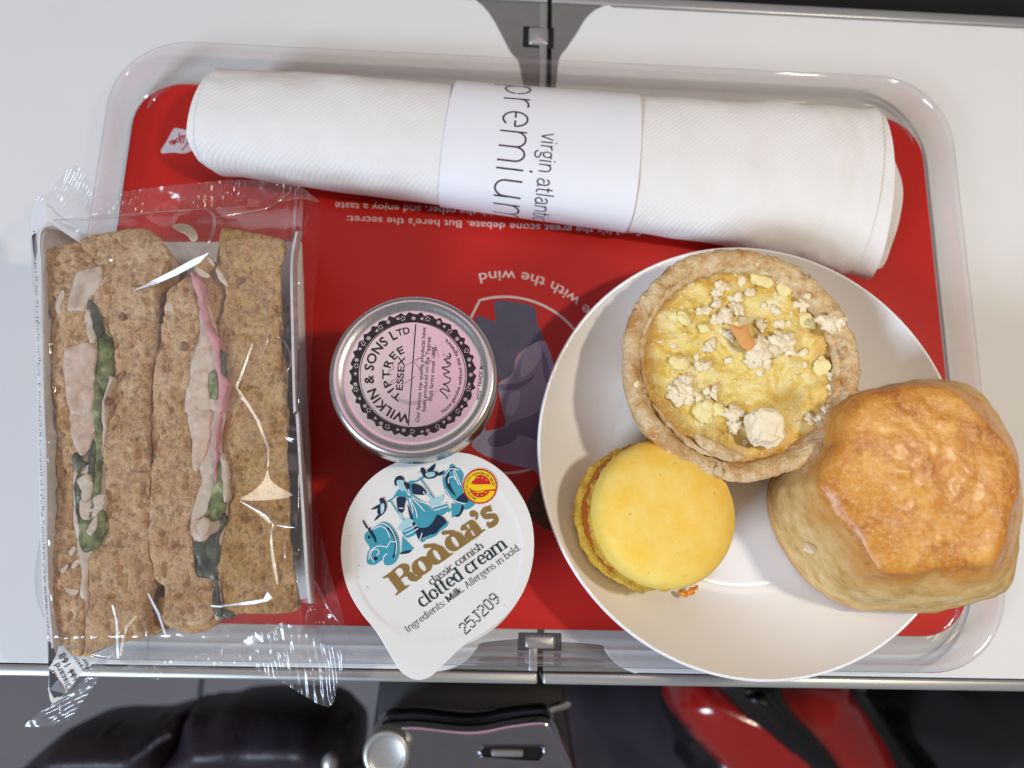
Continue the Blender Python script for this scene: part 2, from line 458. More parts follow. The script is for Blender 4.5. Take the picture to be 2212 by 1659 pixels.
m2 = t.n('ShaderNodeMixShader', i0=.10, i1=tr.outputs[0], i2=gl.outputs[0]); t.t.links.new(m2.outputs[0], t.out.inputs[0]); M['facet'] = t.m
def ink(name, c, rough=.45, metal=0): return simple(name, c, rough, metal, var=6, scale=.4)
t = NT('red_paper'); t.P(color=t.mix(t.noise(.05, 4), (198, 34, 24), (190, 30, 21)), rough=.42, spec=.35, normal=t.bump(t.noise(2.5, 3), .08, .05)); M['red'] = t.m
M['liner_white'] = ink('white_ink', (226, 214, 214)); M['liner_navy'] = simple('navy_print', (92, 96, 122), .45, var=26, scale=.16)
M['liner_lilac'] = simple('lilac_print', (170, 164, 194), .45, var=24, scale=.12); M['liner_shade'] = simple('dark_lilac_print', (126, 119, 152), .45, var=18, scale=.15)
M['liner_hair'] = simple('brown_print', (92, 60, 44), .45, var=34, scale=.35); M['liner_pale'] = simple('pale_lilac_print', (198, 192, 216), .45, var=12, scale=.15)
t = NT('napkin_paper')
wv = t.n('ShaderNodeTexWave', _bands_direction='X', Vector=t.co(rot=(0, 0, math.radians(52))), Scale=.25, Distortion=.5, Detail=2, Detail_Scale=2.0)
h = t.math('ADD', wv.outputs['Fac'], t.math('MULTIPLY', t.noise(1.6, 4), .8))
t.P(color=t.mix(t.noise(.1), (240, 237, 233), (232, 229, 225)), rough=.9, spec=.15, sheen=.15, normal=t.bump(h, .24, .30)); M['napkin'] = t.m
M['band'] = simple('white_card_band', (240, 240, 243), .55, var=5, bump=.04, bscale=1.5)
M['band_ink'] = ink('plum_ink', (72, 52, 70))
M['card'] = simple('white_carton', (226, 222, 218), .6, var=8, bump=.05)
M['ink_black'] = ink('black_ink', (18, 18, 22), .35); M['ink_soft'] = ink('grey_ink', (52, 50, 58))
# bread
def bread(name, c1, c2, c3):
    t = NT(name); co = t.co((1.15, .85, 1))
    n1 = t.noise(.13, 5, .66); n2 = t.noise(.8, 5, .64, co, .6); n3 = t.noise(1.4, 5, .66, co); n4 = t.noise(.34, 5, .64, co, .8)
    col = t.ramp(n1, [(.34, c3), (.5, c1), (.66, c2)])
    dark = tuple(int(q * .66) for q in c1)
    pores = t.ramp(n2, [(.41, (1, 1, 1, 1)), (.49, (0, 0, 0, 1))])
    col = t.mix(t.math('MULTIPLY', pores, .6), col, dark)
    col = t.mix(t.ramp(n4, [(.36, (.75, .75, .75, 1)), (.44, (0, 0, 0, 1))]), col, tuple(int(q * .74) for q in c3))
    lite = tuple(min(255, int(q * 1.08)) for q in c2)
    col = t.mix(t.ramp(n3, [(.46, (0, 0, 0, 1)), (.70, (.6, .6, .6, 1))]), col, lite)
    bran = t.ramp(t.voro(.11, t.co((1, 1, 1), (0, 0, .5))), [(.05, (1, 1, 1, 1)), (.13, (0, 0, 0, 1))])
    col = t.mix(t.math('MULTIPLY', bran, .5), col, (134, 86, 54))
    hh = t.math('ADD', n2, t.math('ADD', n3, n4))
    t.P(color=col, rough=.95, spec=.08, sss=.1, normal=t.bump(hh, .75, .65)); return t.m
M['bread'] = bread('brown_bread', (212, 170, 122), (228, 194, 148), (188, 140, 92))  # paler copy, haze of the film over it mixed into the colour
M['bread_gold'] = bread('golden_brown_bread', (198, 152, 92), (214, 174, 114), (170, 122, 66))  # deeper, yellower copy of the same bread
M['seed'] = simple('wheat_grain', (148, 98, 64), .5, var=30, scale=.8, bump=.2)
M['cream'] = simple('cream_cheese', (226, 206, 182), .45, var=26, scale=.3, bump=.3, bscale=.6)
t = NT('chicken'); t.P(color=t.ramp(t.noise(.3, 6, .65), [(.3, (198, 164, 134)), (.5, (220, 192, 168)), (.7, (232, 212, 192))]), rough=.45, sss=.2, normal=t.bump(t.noise(.5, 4), .5, .4)); M['chicken'] = t.m
M['ham'] = simple('pink_ham', (226, 158, 160), .5, var=24, scale=.5, bump=.2)
t = NT('lettuce'); t.P(color=t.ramp(t.noise(.3, 5), [(.3, (56, 64, 38)), (.48, (102, 112, 62)), (.62, (146, 152, 96)), (.78, (190, 186, 142))]), rough=.4, normal=t.bump(t.noise(.6, 4), .6, .5)); M['lettuce'] = t.m
t = NT('dark_leaf'); t.P(color=t.ramp(t.noise(.4, 5), [(.3, (40, 38, 40)), (.5, (70, 72, 56)), (.65, (104, 108, 80)), (.8, (112, 98, 112))]), rough=.35, normal=t.bump(t.noise(.6, 4), .6, .5)); M['leaf'] = t.m
# jar
t = NT('brushed_tin'); t.P(color=(214, 212, 212), metal=1, rough=t.math('ADD', t.math('MULTIPLY', t.noise(1.3, 4, co=t.co((2.2, .05, 1), (0, 0, .05))), .16), .17), normal=t.bump(t.noise(1.3, 4, co=t.co((2.6, .06, 1), (0, 0, .05))), .14, .05)); M['tin'] = t.m
M['tin_print'] = ink('bare_tin', (206, 205, 208), .22, 1)
t = NT('jar_glass'); t.P(color=(240, 240, 240), trans=1, rough=.03, ior=1.45); M['glass'] = t.m
M['jam'] = simple('red_jam', (110, 18, 22), .3, var=30)
# cream pot
t = NT('white_foil'); t.P(color=t.mix(t.noise(.06), (236, 234, 230), (229, 226, 220)), rough=.26, spec=.5, normal=t.bump(t.noise(.12, 4), .16, .5)); M['foil'] = t.m
M['pot'] = simple('white_pot', (226, 222, 216), .35)
for k, c in dict(teal=(66, 158, 178), navy=(20, 46, 70), pale=(170, 212, 220), gold=(146, 116, 62), green=(14, 52, 66), seal_red=(206, 36, 28), seal_yellow=(250, 208, 20), beak=(214, 70, 50), linewhite=(232, 238, 240)).items(): M[k] = ink(k + '_ink', c, .3)
t = NT('white_porcelain'); t.P(color=t.mix(t.noise(.02, 3), (240, 240, 240), (236, 236, 237)), rough=.12, spec=.45, coat=0.0, coatr=.03, normal=t.bump(t.noise(.05, 3), .05, .6)); M['plate'] = t.m
# pastry
t = NT('shortcrust'); n1 = t.noise(.35, 6, .65); n2 = t.noise(1.8, 5, .7)
col = t.ramp(n1, [(.28, (190, 140, 80)), (.46, (220, 184, 132)), (.62, (234, 210, 168)), (.8, (208, 162, 104))])
col = t.mix(t.ramp(t.noise(.07, 4, .6), [(.50, (0, 0, 0, 1)), (.66, (.75, .75, .75, 1))]), col, (190, 128, 58))
col = t.mix(t.ramp(t.noise(.5, 5, .7), [(.55, (0, 0, 0, 1)), (.68, (.8, .8, .8, 1))]), col, (242, 226, 196))
t.P(color=col, rough=.72, spec=.25, sss=.1, normal=t.bump(t.math('ADD', n2, t.math('MULTIPLY', t.voro(.9), .7)), .8, .6)); M['crust'] = t.m
t = NT('egg_filling'); n1 = t.noise(.13, 6, .62, dist=1.2); n2 = t.noise(.8, 5, .6)
col = t.ramp(n1, [(.30, (212, 166, 60)), (.44, (228, 198, 96)), (.56, (236, 216, 140)), (.70, (240, 230, 184))])
col = t.mix(t.ramp(t.noise(.32, 5, .6), [(.56, (0, 0, 0, 1)), (.74, (.7, .7, .7, 1))]), col, (206, 146, 52))
col = t.mix(t.math('MULTIPLY', t.attr('rim'), .75), col, (206, 150, 48))
t.P(color=col, rough=t.math('ADD', t.math('MULTIPLY', n2, .3), .10), spec=.5, sss=.12, normal=t.bump(n2, .6, .7)); M['egg'] = t.m
def crumbmat(name, a, b, r=.85):
    t = NT(name); t.P(color=t.mix(t.noise(.7, 5), a, b), rough=r, spec=.2, sss=.1, normal=t.bump(t.noise(1.6, 5, .7), .6, .35)); return t.m
M['crumb'] = crumbmat('pastry_crumb', (252, 240, 212), (244, 222, 176)); M['cheese'] = crumbmat('melted_cheese', (250, 238, 184), (240, 220, 140), .4)
M['almond'] = crumbmat('almond_flake', (232, 178, 112), (222, 150, 80), .45)
t = NT('macaron_shell'); n = t.noise(.16, 5, .6); sp = t.ramp(t.voro(.34), [(.08, (.6, .6, .6, 1)), (.15, (0, 0, 0, 1))])
sp2 = t.math('MULTIPLY', sp, t.ramp(t.noise(.15, 2), [(.48, (0, 0, 0, 1)), (.58, (1, 1, 1, 1))]))
col = t.mix(sp2, t.ramp(n, [(.3, (250, 202, 72)), (.7, (252, 220, 118))]), (196, 138, 30))
t.P(color=col, rough=.55, spec=.35, sss=.12, normal=t.bump(t.math('ADD', t.noise(1.4, 4), t.math('MULTIPLY', t.noise(.25, 3), 1.2)), .22, .3)); M['mac'] = t.m
t = NT('macaron_foot'); t.P(color=t.ramp(t.noise(.9, 5), [(.3, (222, 156, 28)), (.55, (246, 198, 70))]), rough=.75, sss=.1, normal=t.bump(t.noise(1.4, 5, .7), 1, .8)); M['foot'] = t.m
M['curd'] = simple('orange_filling', (190, 104, 12), .35, var=40, scale=.5, bump=.3)
M['curd_bright'] = simple('bright_orange_filling', (240, 150, 16), .4, var=20, scale=.8, bump=.4)
t = NT('scone_crust'); n1 = t.noise(.12, 6, .65, dist=.6); n2 = t.noise(.9, 6, .7)
col = t.ramp(n1, [(.30, (174, 98, 24)), (.47, (206, 134, 42)), (.62, (222, 158, 64)), (.78, (230, 178, 94))])
col = t.mix(t.math('MULTIPLY', t.ramp(n2, [(.48, (0, 0, 0, 1)), (.66, (1, 1, 1, 1))]), .6), col, (232, 188, 124))
col = t.mix(t.attr('edge'), col, (190, 116, 40))
t.P(color=col, rough=t.math('ADD', t.math('MULTIPLY', n2, .35), .14), spec=.6, sss=.06, coat=.2, coatr=.25, normal=t.bump(t.math('ADD', n2, t.noise(.25, 4)), .42, .5)); M['scone_top'] = t.m
t = NT('scone_side'); n1 = t.noise(.16, 6, .62, co=t.co((1, 1, 1.8))); n2 = t.noise(1.1, 5, .65)
col = t.ramp(n1, [(.32, (190, 146, 82)), (.5, (212, 176, 116)), (.68, (226, 198, 148))])
t.P(color=t.mix(t.attr('edge'), col, (204, 138, 58)), rough=.75, spec=.25, sss=.1, normal=t.bump(n2, .4, .45)); M['scone_side'] = t.m
t = NT('floor_panel'); t.P(color=t.mix(t.noise(.012, 4), (124, 117, 115), (108, 102, 102)), rough=.55, normal=t.bump(t.noise(.2, 4), .2, .5)); M['floor'] = t.m
t = NT('dark_leather'); t.P(color=t.mix(t.noise(.03), (46, 34, 46), (30, 22, 30)), rough=.45, normal=t.bump(t.voro(.25), .4, .6)); M['leather'] = t.m
t = NT('red_lacquer'); t.P(color=t.mix(t.noise(.02), (158, 24, 21), (140, 18, 17)), rough=.2, coat=.7, coatr=.05); M['lacquer'] = t.m
t = NT('black_gloss'); t.P(color=t.mix(t.noise(.05), (20, 20, 22), (12, 12, 14)), rough=.28); M['black'] = t.m
t = NT('black_cloth'); t.P(color=t.mix(t.noise(.3), (20, 19, 22), (13, 12, 15)), rough=.95, sheen=.1, normal=t.bump(t.noise(1.5), .4, .5)); M['cloth'] = t.m
M['floor_shade'] = simple('purple_grey_shade', (58, 50, 58), .9, var=10, bump=.4, bscale=1.0)  # tone of the floor in shadow, put into the colour
M['grey_box'] = simple('dark_grey_plastic', (38, 36, 40), .5)
# ------------------------------------------------------------------ setting: floor below
ft = mk('floor', *box(-520, 520, -520, 620, -470, -460), M['floor']); tag(ft, kind='structure')
for sx in (-255, 330):
    mk('panel_seam', *box(sx, sx + 2.5, -519, -100, -460.5, -459), M['black_gap'], ft)

# ------------------------------------------------------------------ folding tray table
TX = 10.6      # the fold
tb = thing('tray_table', (TX, 27, -14), 'white two-leaf folding tray table with steel edge and grey hinge under the tray', 'table')
YB, YT = -88.4, 143.6
# hinge plate outlines on the table top (world mm)
topL = ats([(1022, -6), (1046, 14), (1068, 44), (1086, 78), (1104, 112), (1120, 132), (1128, 170), (1135, 215)], 0)[:, :2]
topR = ats([(1322, 6), (1290, 18), (1266, 38), (1246, 70), (1226, 100), (1208, 126), (1202, 170), (1196, 215)], 0)[:, :2]
botL = ats([(932, 1455), (985, 1441), (1012, 1424), (1030, 1402), (1046, 1388), (1128, 1380)], 0)[:, :2]
botR = ats([(1378, 1456), (1345, 1444), (1320, 1424), (1306, 1404), (1296, 1393), (1205, 1387)], 0)[:, :2]
def leaf(x0, x1, pts_top, pts_bot, left):
    inner = x1 if left else x0; outer = x0 if left else x1
    P = [(outer, YB), (pts_bot[0][0], YB), *map(tuple, smooth(pts_bot, 5, False)[1:]), (inner, pts_bot[-1][1]),
         (inner, pts_top[-1][1]), *map(tuple, smooth(pts_top, 5, False)[::-1][:-1]), (pts_top[0][0], YT), (outer, YT)]
    lf = mk('leaf', *prism(P, -11, 0, .35), M['table'], tb, flat=True)
    return lf
leaf(-240, TX - 1.0, topL, botL, True)
leaf(TX + 1.0, 290, topR, botR, False)
def plate_part(pts, inner, y_edge, z):
    P = [(pts[0][0], y_edge), *map(tuple, smooth(pts, 5, False)), (inner, pts[-1][1]), (inner, y_edge)]
    return mk('hinge_plate', *prism(P, -10, z, .3), M['hinge'], tb, flat=True)
for pts, inner, ye in ((topL, TX - .9, YT), (topR, TX + .9, YT), (botL, TX - .9, YB), (botR, TX + .9, YB)):
    plate_part(np.asarray(pts), inner, ye, -.25)
for x0, x1 in ((-240, TX - .8), (TX + .8, 290)):
    mk('edge_trim', *box(x0, x1, YB - 3.6, YB - .4, -13.5, .35, .6), M['steel'], tb)
    mk('edge_trim', *box(x0, x1, YT + .3, YT + 4.4, -13.5, .5, .6), M['steel'], tb)
mk('hinge_seam', *box(TX - 1.0, TX + 1.0, YB, YT, -13, -1.2), M['black_gap'], tb)
mk('hinge_rod', *box(TX - 3.6, TX - .8, 96, YT, -5, .3, .4), M['steel'], tb)
mk('hinge_rod', *box(TX - 3.6, TX - .8, YB, -78, -5, .3, .4), M['steel'], tb)
k0 = at(1163, 80, 0); k1 = at(1166, 1386, 0)
for kk, (w, h, kx) in ((k0, (9.6, 7.2, 1)), (k1, (11.8, 4.0, 1))):
    mk('hinge_recess', *box(kk[0] - w / 2 - .8, kk[0] + w / 2 + .8, kk[1] - h / 2 - .7, kk[1] + h / 2 + .7, -3, .15, .4), M['black_gap'], tb)
    mk('hinge_knuckle', *box(kk[0] - w / 2 + 1.2, kk[0] + w / 2 - 1.2, kk[1] - h / 2, kk[1] + h / 2, -3, 1.1, .9), M['steel'], tb)

# ------------------------------------------------------------------ clear serving tray
x0, x1, y0, y1 = -135.4, 149.2, -84.8, 111.2
tr = thing('serving_tray', ((x0 + x1) / 2, (y0 + y1) / 2, 0), 'clear plastic serving tray with raised rounded rim on the white table', 'tray')
def rr(i, r, z): P = rrect(x0 + i, x1 - i, y0 + i, y1 - i, max(r - i * .6, 2), 14); return np.c_[P, np.full(len(P), z)]
Rr = 25
prof = [(2.2, .9), (1.0, 3), (.5, 7), (.1, 11.2), (-.1, 12.1), (.3, 12.7), (1.0, 12.9), (1.7, 12.5), (2.0, 11.8), (2.3, 8.0), (2.6, 5.0), (3.2, 3.4), (4.6, 2.35)]
V, F = rings([rr(i, Rr, z) for i, z in prof]); mk('rim', V, F, M['clear'], tr)
ridge = [(8.0, 2.45), (8.3, 3.1), (9.1, 3.2), (9.5, 2.5)]
P = rr(4.6, Rr, 2.35); q = rr(4.6, Rr, .9)
fl = join([rings([rr(2.2, Rr, .9), q]), (np.c_[P[:, :2], np.full(len(P), 2.35)], tri2(P)), (q, tri2(q))])
mk('tray_floor', *fl, M['clear'], tr)
for cx, cy, a0 in ((x0 + 22, y1 - 22, 90), (x1 - 22, y1 - 22, 0), (x1 - 22, y0 + 22, 270), (x0 + 22, y0 + 22, 180)):
    R = []
    for k in range(13):
        a = math.radians(a0 + 8 + 74 * k / 12); w = 1.4 * math.sin(math.pi * (k + .5) / 13) ** .5
        ca, sa = math.cos(a), math.sin(a); q = [(-w, 2.5), (-w * .7, 3.3), (0, 3.7), (w * .7, 3.3), (w, 2.5)]
        R.append(np.array([(cx + (13.6 + d) * ca, cy + (13.6 + d) * sa, z) for d, z in q]))
    V, F = rings(R, closed=False); mk('corner_rib', V, F, M['clear'], tr)

# ------------------------------------------------------------------ red printed liner
ZL = 2.75
L0, L1, B0, B1 = -129.6, 144.2, -75.9, 101.6
ln = thing('tray_liner', (6, 12, 2.6), 'red printed paper liner lying in the clear tray', 'tray liner')
P = rrect(L0 - 2.0, L1, B0, B1, 16, 12)
mk('paper', *prism(P, 2.5, ZL), M['red'], ln, flat=True)
def on(z): return lambda v, lift: ats(v, z + lift)
onl = on(ZL + .02)
# lines of text, upside down for the eater
def up_down(s, x_end, x_start, y, h):
    """a line set the other way up along the liner; px ends"""
    return fit_line(text(s, .004), (x_start, y + (x_start - x_end) * .0455), (x_end, y), h)
printed('lettering', [up_down("first or cream first? It's the great scone debate. But here's the secret:", 750, 1556, 466, 15.5)], onl, M['liner_white'], ln)
printed('lettering', [up_down("eaten with the other, and enjoy a taste", 724, 1152, 437, 15.5)], onl, M['liner_white'], ln)
cc = np.array([1090., 836.])
printed('lettering', [fit_arc(text('ne with the wind', .006), cc, 251, -37, -103, 23, inward=True)], onl, M['liner_white'], ln)
a = np.radians(np.linspace(-106, -25, 40)); A1 = np.c_[cc[0] + 195 * np.cos(a), cc[1] + 195 * np.sin(a)]
a = np.radians(np.linspace(60, 104, 24)); A2 = np.c_[cc[0] + 186 * np.cos(a), cc[1] + 186 * np.sin(a)]
printed('badge_line', [stroke(np.r_[[(1008, 703), (1020, 681)], A1], 5.2)], onl, M['liner_white'], ln); printed('badge_line', [stroke(A2, 5.0)], onl, M['liner_white'], ln)
# the printed picture: dark trousers, lilac shirt, brown hair
printed('picture_trousers', [poly(smooth(zT([(250, 285), (330, 283), (465, 315), (480, 395), (515, 500), (450, 530), (370, 580), (340, 690), (270, 710), (200, 560), (140, 370), (250, 395), (247, 350)]), 4))], onl, M['liner_navy'], ln, .02)
printed('picture_shirt', [poly(smooth(zT([(515, 500), (545, 545), (575, 650), (590, 900), (560, 1300), (500, 1280), (480, 1230), (400, 1200), (330, 1185), (260, 1165), (130, 1095), (180, 1010), (300, 975), (290, 880), (272, 800), (270, 735), (340, 690), (370, 590), (440, 530)]), 4))], onl, M['liner_lilac'], ln, .03)
printed('picture_fold', [poly(smooth(zT(q), 4)) for q in ([(270, 745), (380, 735), (470, 690), (400, 760), (285, 775)], [(480, 900), (540, 820), (585, 900), (545, 1120), (470, 1050), (350, 1010), (330, 960)], [(300, 985), (370, 1000), (350, 1060), (240, 1090), (210, 1040)], [(510, 560), (540, 620), (560, 760), (520, 700)])], onl, M['liner_shade'], ln, .06)
printed('picture_highlight', [poly(smooth(zT(q), 4)) for q in ([(440, 540), (490, 510), (500, 600), (440, 680), (390, 700), (400, 600)], [(330, 800), (390, 785), (360, 900), (310, 900)])], onl, M['liner_pale'], ln, .06)
printed('picture_hair', [poly(smooth(zT([(495, 1290), (600, 1260), (640, 1500), (560, 1550), (490, 1520), (440, 1470), (425, 1400), (450, 1350)]), 4))], onl, M['liner_hair'], ln, .03)
# corner emblem
printed('emblem', [poly(smooth(zK([(1066, 1012), (1110, 930), (1150, 858), (1180, 852), (1240, 865), (1285, 890), (1300, 960), (1270, 1000), (1215, 1018), (1150, 1012)]), 4))], onl, M['liner_white'], ln)
em = [np.array([(1246, 918), (1240, 955), (1205, 998)]), np.array([(1240, 892), (1258, 900), (1252, 960)]), np.array([(1222, 905), (1215, 950)]), np.array([(1210, 905), (1196, 940), (1206, 950)]), np.array([(1188, 880), (1190, 925), (1172, 945), (1168, 925), (1186, 915)]), np.array([(1192, 905), (1235, 900)]), np.array([(1160, 960), (1158, 930)]), np.array([(1148, 962), (1150, 932), (1135, 940), (1130, 962)]), np.array([(1118, 940), (1160, 948)])]
printed('emblem_script', [stroke(smooth(zK(q), 5, False), 2.6) for q in em], onl, M['red'], ln, .05)
printed('lettering', [stroke(smooth(zK([(1340, 782), (1310, 788), (1300, 800), (1318, 806)]), 5, False), 2.6), stroke(smooth(zK([(1318, 840), (1296, 852), (1290, 862)]), 5, False), 2.2)], onl, M['liner_white'], ln)

# ------------------------------------------------------------------ napkin roll with paper band
nx = np.array([-92., -60, -20, 30, 80, 110, 126])
nk = thing('napkin_roll', at(1160, 340, 4), 'rolled white paper napkin with a printed white paper band along the top of the tray', 'napkin')
top_px = np.array([(486, 158), (700, 170), (985, 187), (1365, 214), (1620, 226), (1800, 234), (1886, 240)], float)
bot_px = np.array([(440, 372), (640, 398), (952, 440), (1350, 497), (1560, 530), (1720, 565), (1838, 598)], float)
u_k = np.linspace(0, 1, 7)
NT_ = ats(top_px, 14); NB_ = ats(bot_px, 11)
def nap_edges(u):
    def one(c):
        r = np.interp(u, u_k, c)
        return r + np.where(u > 1, (u - 1) * (c[-1] - c[-2]) * 6, 0) + np.where(u < 0, u * (c[1] - c[0]) * 6, 0)
    f = lambda A: np.stack([one(A[:, j]) for j in range(3)], -1)
    return f(NT_), f(NB_)
def nap(u, v, off=0.0):
    """surface of the roll: u along it, v round it (0 far edge .. 1 near edge)"""
    u = np.asarray(u, float); v = np.asarray(v, float)
    a, b = nap_edges(u)
    mid = (a + b) / 2; half = (a - b) / 2
    hw = np.linalg.norm(half[..., :2], axis=-1); dirn = half / (np.linalg.norm(half, axis=-1)[..., None])
    th = v * math.pi * 1.24 - .12 * math.pi
    c, s = np.cos(th), np.sin(th)
    H = 12.5 - 3.0 * sstep(.72, 1, u) * sstep(.55, 1, v)
    cc_ = np.sign(c) * np.abs(c) ** .82
    y = (hw + off) * cc_
    z = 12.6 + (np.where(s > 0, H * np.abs(s) ** .86 * np.sign(s), 14 * s)) + off * np.where(s > -.2, np.clip(s + .3, 0, 1), 0)
    p = mid + dirn * y[..., None]
    p[..., 2] = np.maximum(z + .45 * np.sin(u * 9 + v * 4) * sstep(0, .3, s), 3.3)
    return p
def nap_sheet(u0, u1, off, nu, nv=56, wob=0.0, v0=0.0, v1=1.0, ends=None):
    uu = np.linspace(0, 1, nu); vv = np.linspace(v0, v1, nv)
    U, V_ = np.meshgrid(uu, vv, indexing='ij')
    lo = np.interp(V_, np.linspace(0, 1, len(u0)), u0); hi = np.interp(V_, np.linspace(0, 1, len(u1)), u1)
    U = lo + (hi - lo) * U
    p = nap(U, V_, off + (wob * fbm(np.c_[U.ravel() * 14, V_.ravel() * 6], 1, 3, 3).reshape(U.shape) if wob else 0))
    return rings(list(p), closed=False)
def slide(p0, p1): return [p0, p1]
mk('napkin', *nap_sheet([.0, .0, .002, .0, .002, .012, .03], [.99, .992, .996, 1.0, .998, .988, .975], 0, 150, wob=.5), M['napkin'], nk)
mk('inner_layer', *nap_sheet([.004, .004, -.004, -.012, -.014, .0, .03], [.992, 1.006, 1.026, 1.046, 1.05, 1.05, 1.055], -.7, 110, wob=.3), M['napkin'], nk)
mk('inner_layer', *nap_sheet([.02, .01, -.002, -.004, -.008, .008, .04], [.98, .996, 1.012, 1.026, 1.022, 1.016, 1.005], -2.6, 80, wob=.3), M['napkin'], nk)
fz = lambda y: 17.5 - ((y - 380) / 190.0) ** 2 * 10
fl_px = smooth(np.array([(1880, 236), (1900, 262), (1926, 330), (1950, 402), (1944, 470), (1926, 530), (1905, 578), (1872, 576), (1845, 590), (1850, 540), (1870, 470), (1876, 400), (1872, 330), (1868, 270)], float), 5)
V, F = grid_sheet(fl_px, 4.0, lambda x, y, d: fz(y) - .02 * np.maximum(x - 1880, 0) + .5 * fbm(np.c_[x, y], .02, 2, 61))
mk('inner_layer', ats(V[:, :2], V[:, 2]), [f[::-1] for f in F], M['napkin'], nk)
ub0, ub1 = u_k[2] - .001, u_k[3] + .001
bd = mk('paper_band', *nap_sheet([ub0 + .006, ub0 + .003, ub0, ub0, ub0], [ub1, ub1 + .004, ub1 + .005, ub1 + .003, ub1], .75, 24), M['band'], nk)
# arc length along the band at its middle
vs = np.linspace(0, 1, 400); pc = nap(np.full(400, (ub0 + ub1) / 2), vs, .8); sl = np.r_[0, np.cumsum(np.linalg.norm(np.diff(pc, axis=0), axis=1))]
wid = np.linalg.norm(nap(np.array(ub1), np.array(.5), 0) - nap(np.array(ub0), np.array(.5), 0))
def on_band(v, lift):
    """v: (mm along the reading direction from the far edge, mm up the letters measured from the band's left edge)"""
    return nap(ub0 + (ub1 - ub0) * v[:, 1] / wid, np.interp(v[:, 0], sl, vs), .80 + lift)
def band_text(s, xh, thick, s0, base, sp, sx=1.0):
    v, f = letters(s, thick, thick, 0, sp, 10); return np.c_[s0 + v[:, 0] * xh * sx, base + v[:, 1] * xh], f
printed('lettering', [band_text('premium', 8.4, .075, 14.0, 17.2, .13, .93)], on_band, M['band_ink'], bd)
printed('lettering', [band_text('virgin atlantic', 3.75, .13, 34.6, 30.2, .06, .84)], on_band, M['band_ink'], bd)

# ------------------------------------------------------------------ jam jar
jc = at(893, 812, 44); ZJ = 44.0
jr = thing('jam_jar', (jc[0], jc[1], 3), 'small glass jam jar with a round silver printed tin lid', 'jar')
c0 = (jc[0], jc[1], 0)
R_ = 22.0
pr = [(0.01, 44.05), (3, 44.05), (6.6, 44.05), (6.9, 44.05), (7.6, 44.0), (7.9, 44), (12, 44), (17.2, 44), (17.6, 44), (18.2, 44.05), (19.0, 44.4), (20.0, 44.85), (20.7, 44.85), (21.4, 44.5), (21.9, 43.8), (22.05, 42.8), (22.05, 37), (22.4, 36.6), (22.4, 35.8), (21.9, 35.4), (21.2, 35.5)]
ld = mk('lid', *lathe(pr, c0, 160), M['tin'], jr)
mk('jar_body', *lathe([(19, 36), (19.6, 34), (21.2, 31), (21.6, 28), (21.6, 7), (20.8, 4.2), (19, 3.4), (.01, 3.4)], c0, 96), M['glass'], jr)
mk('jam_filling', *lathe([(.01, 30.5), (19.2, 30.5), (20.2, 28), (20.2, 7), (18, 5), (.01, 5)], c0, 64), M['jam'], jr)
onj = on(ZJ + .09)
onj2 = on(ZJ + .10)
jcen = zJ([(832, 826)])[0]; jk = .22786
cj = jcen
# scalloped black band with tin motifs
n = 220; aa = np.arange(n) * 2 * math.pi / n
ro = (590 + 12 * np.sin(aa * 38) + 6 * np.sin(aa * 61 + 1)) * jk
outer = np.c_[cj[0] + ro * np.cos(aa), cj[1] + ro * np.sin(aa) * .985]; inner = np.c_[cj[0] + 512 * jk * np.cos(aa), cj[1] + 512 * jk * np.sin(aa) * .985]
printed('border', [(np.r_[outer, inner], [[i, (i + 1) % n, n + (i + 1) % n, n + i] for i in range(n)])], onj, M['ink_black'], ld)
printed('border_line', [ring2(cj, 496 * jk, 503 * jk, 120)], onj, M['ink_black'], ld)
mot = []
for k in range(44):
    a = 2 * math.pi * (k + .2 * math.sin(k * 2.3)) / 44; r = (550 + 8 * math.sin(k * 5.1)) * jk; p = cj + r * np.array([math.cos(a), math.sin(a) * .985])
    if k % 3 == 0:
        mot.append(disc(p, 19 * jk)); 
    elif k % 3 == 1:
        for q in range(3):
            b = a + math.pi / 2 + (q - 1) * .75; d = np.array([math.cos(b), math.sin(b)]); e = np.array([-d[1], d[0]])
            mot.append(poly([p - d * 3, p + e * 1.5, p + d * 5.6, p - e * 1.5]))
    else:
        for q in range(5):
            mot.append(disc(p + np.array([math.cos(q * 1.3 + k), math.sin(q * 1.3 + k)]) * 18 * jk, 6.5 * jk, 10))
printed('border_motif', mot, onj, M['tin_print'], ld, .02)
dm = []
for k in range(0, 44, 3):
    a = 2 * math.pi * (k + .2 * math.sin(k * 2.3)) / 44; r = (550 + 8 * math.sin(k * 5.1)) * jk; p = cj + r * np.array([math.cos(a), math.sin(a) * .985])
    for q in (-1, 0, 1):
        dm.append(stroke([p + np.array([q * 2.2 - 1.2, -4.5]), p + np.array([q * 2.8, 0]), p + np.array([q * 2.2 - 1.2, 4.5])], .75))
printed('motif_line', dm, onj, M['ink_black'], ld, .05)
blk = []
Lj = lambda s, p0, p1, h, b=.0, sp=1.0: fit_line(text(s, b, sp), zJ([p0])[0], zJ([p1])[0], h * jk)
blk.append(fit_arc(text('WILKIN & SONS L', .022, 1.08), cj, 375 * jk, 95, 248, 92 * jk))
blk.append(fit_arc(text('TD', .02), cj, 390 * jk, 249, 266, 66 * jk))
blk.append(stroke(zJ([(860, 348), (790, 1308)]), 2.6))
rest = []
rest.append(Lj('Our famous top quality products have', (893, 1275), (957, 378), 40, .010))
rest.append(Lj('been produced on the Tiptree', (952, 1175), (1003, 470), 40, .010))
rest.append(Lj('fruit farms since 1885', (1016, 1075), (1052, 565), 40, .010))
rest.append(fit_arc(text('None genuine without this signature.', .010), cj, 468 * jk, 52, -48, 38 * jk, inward=True))
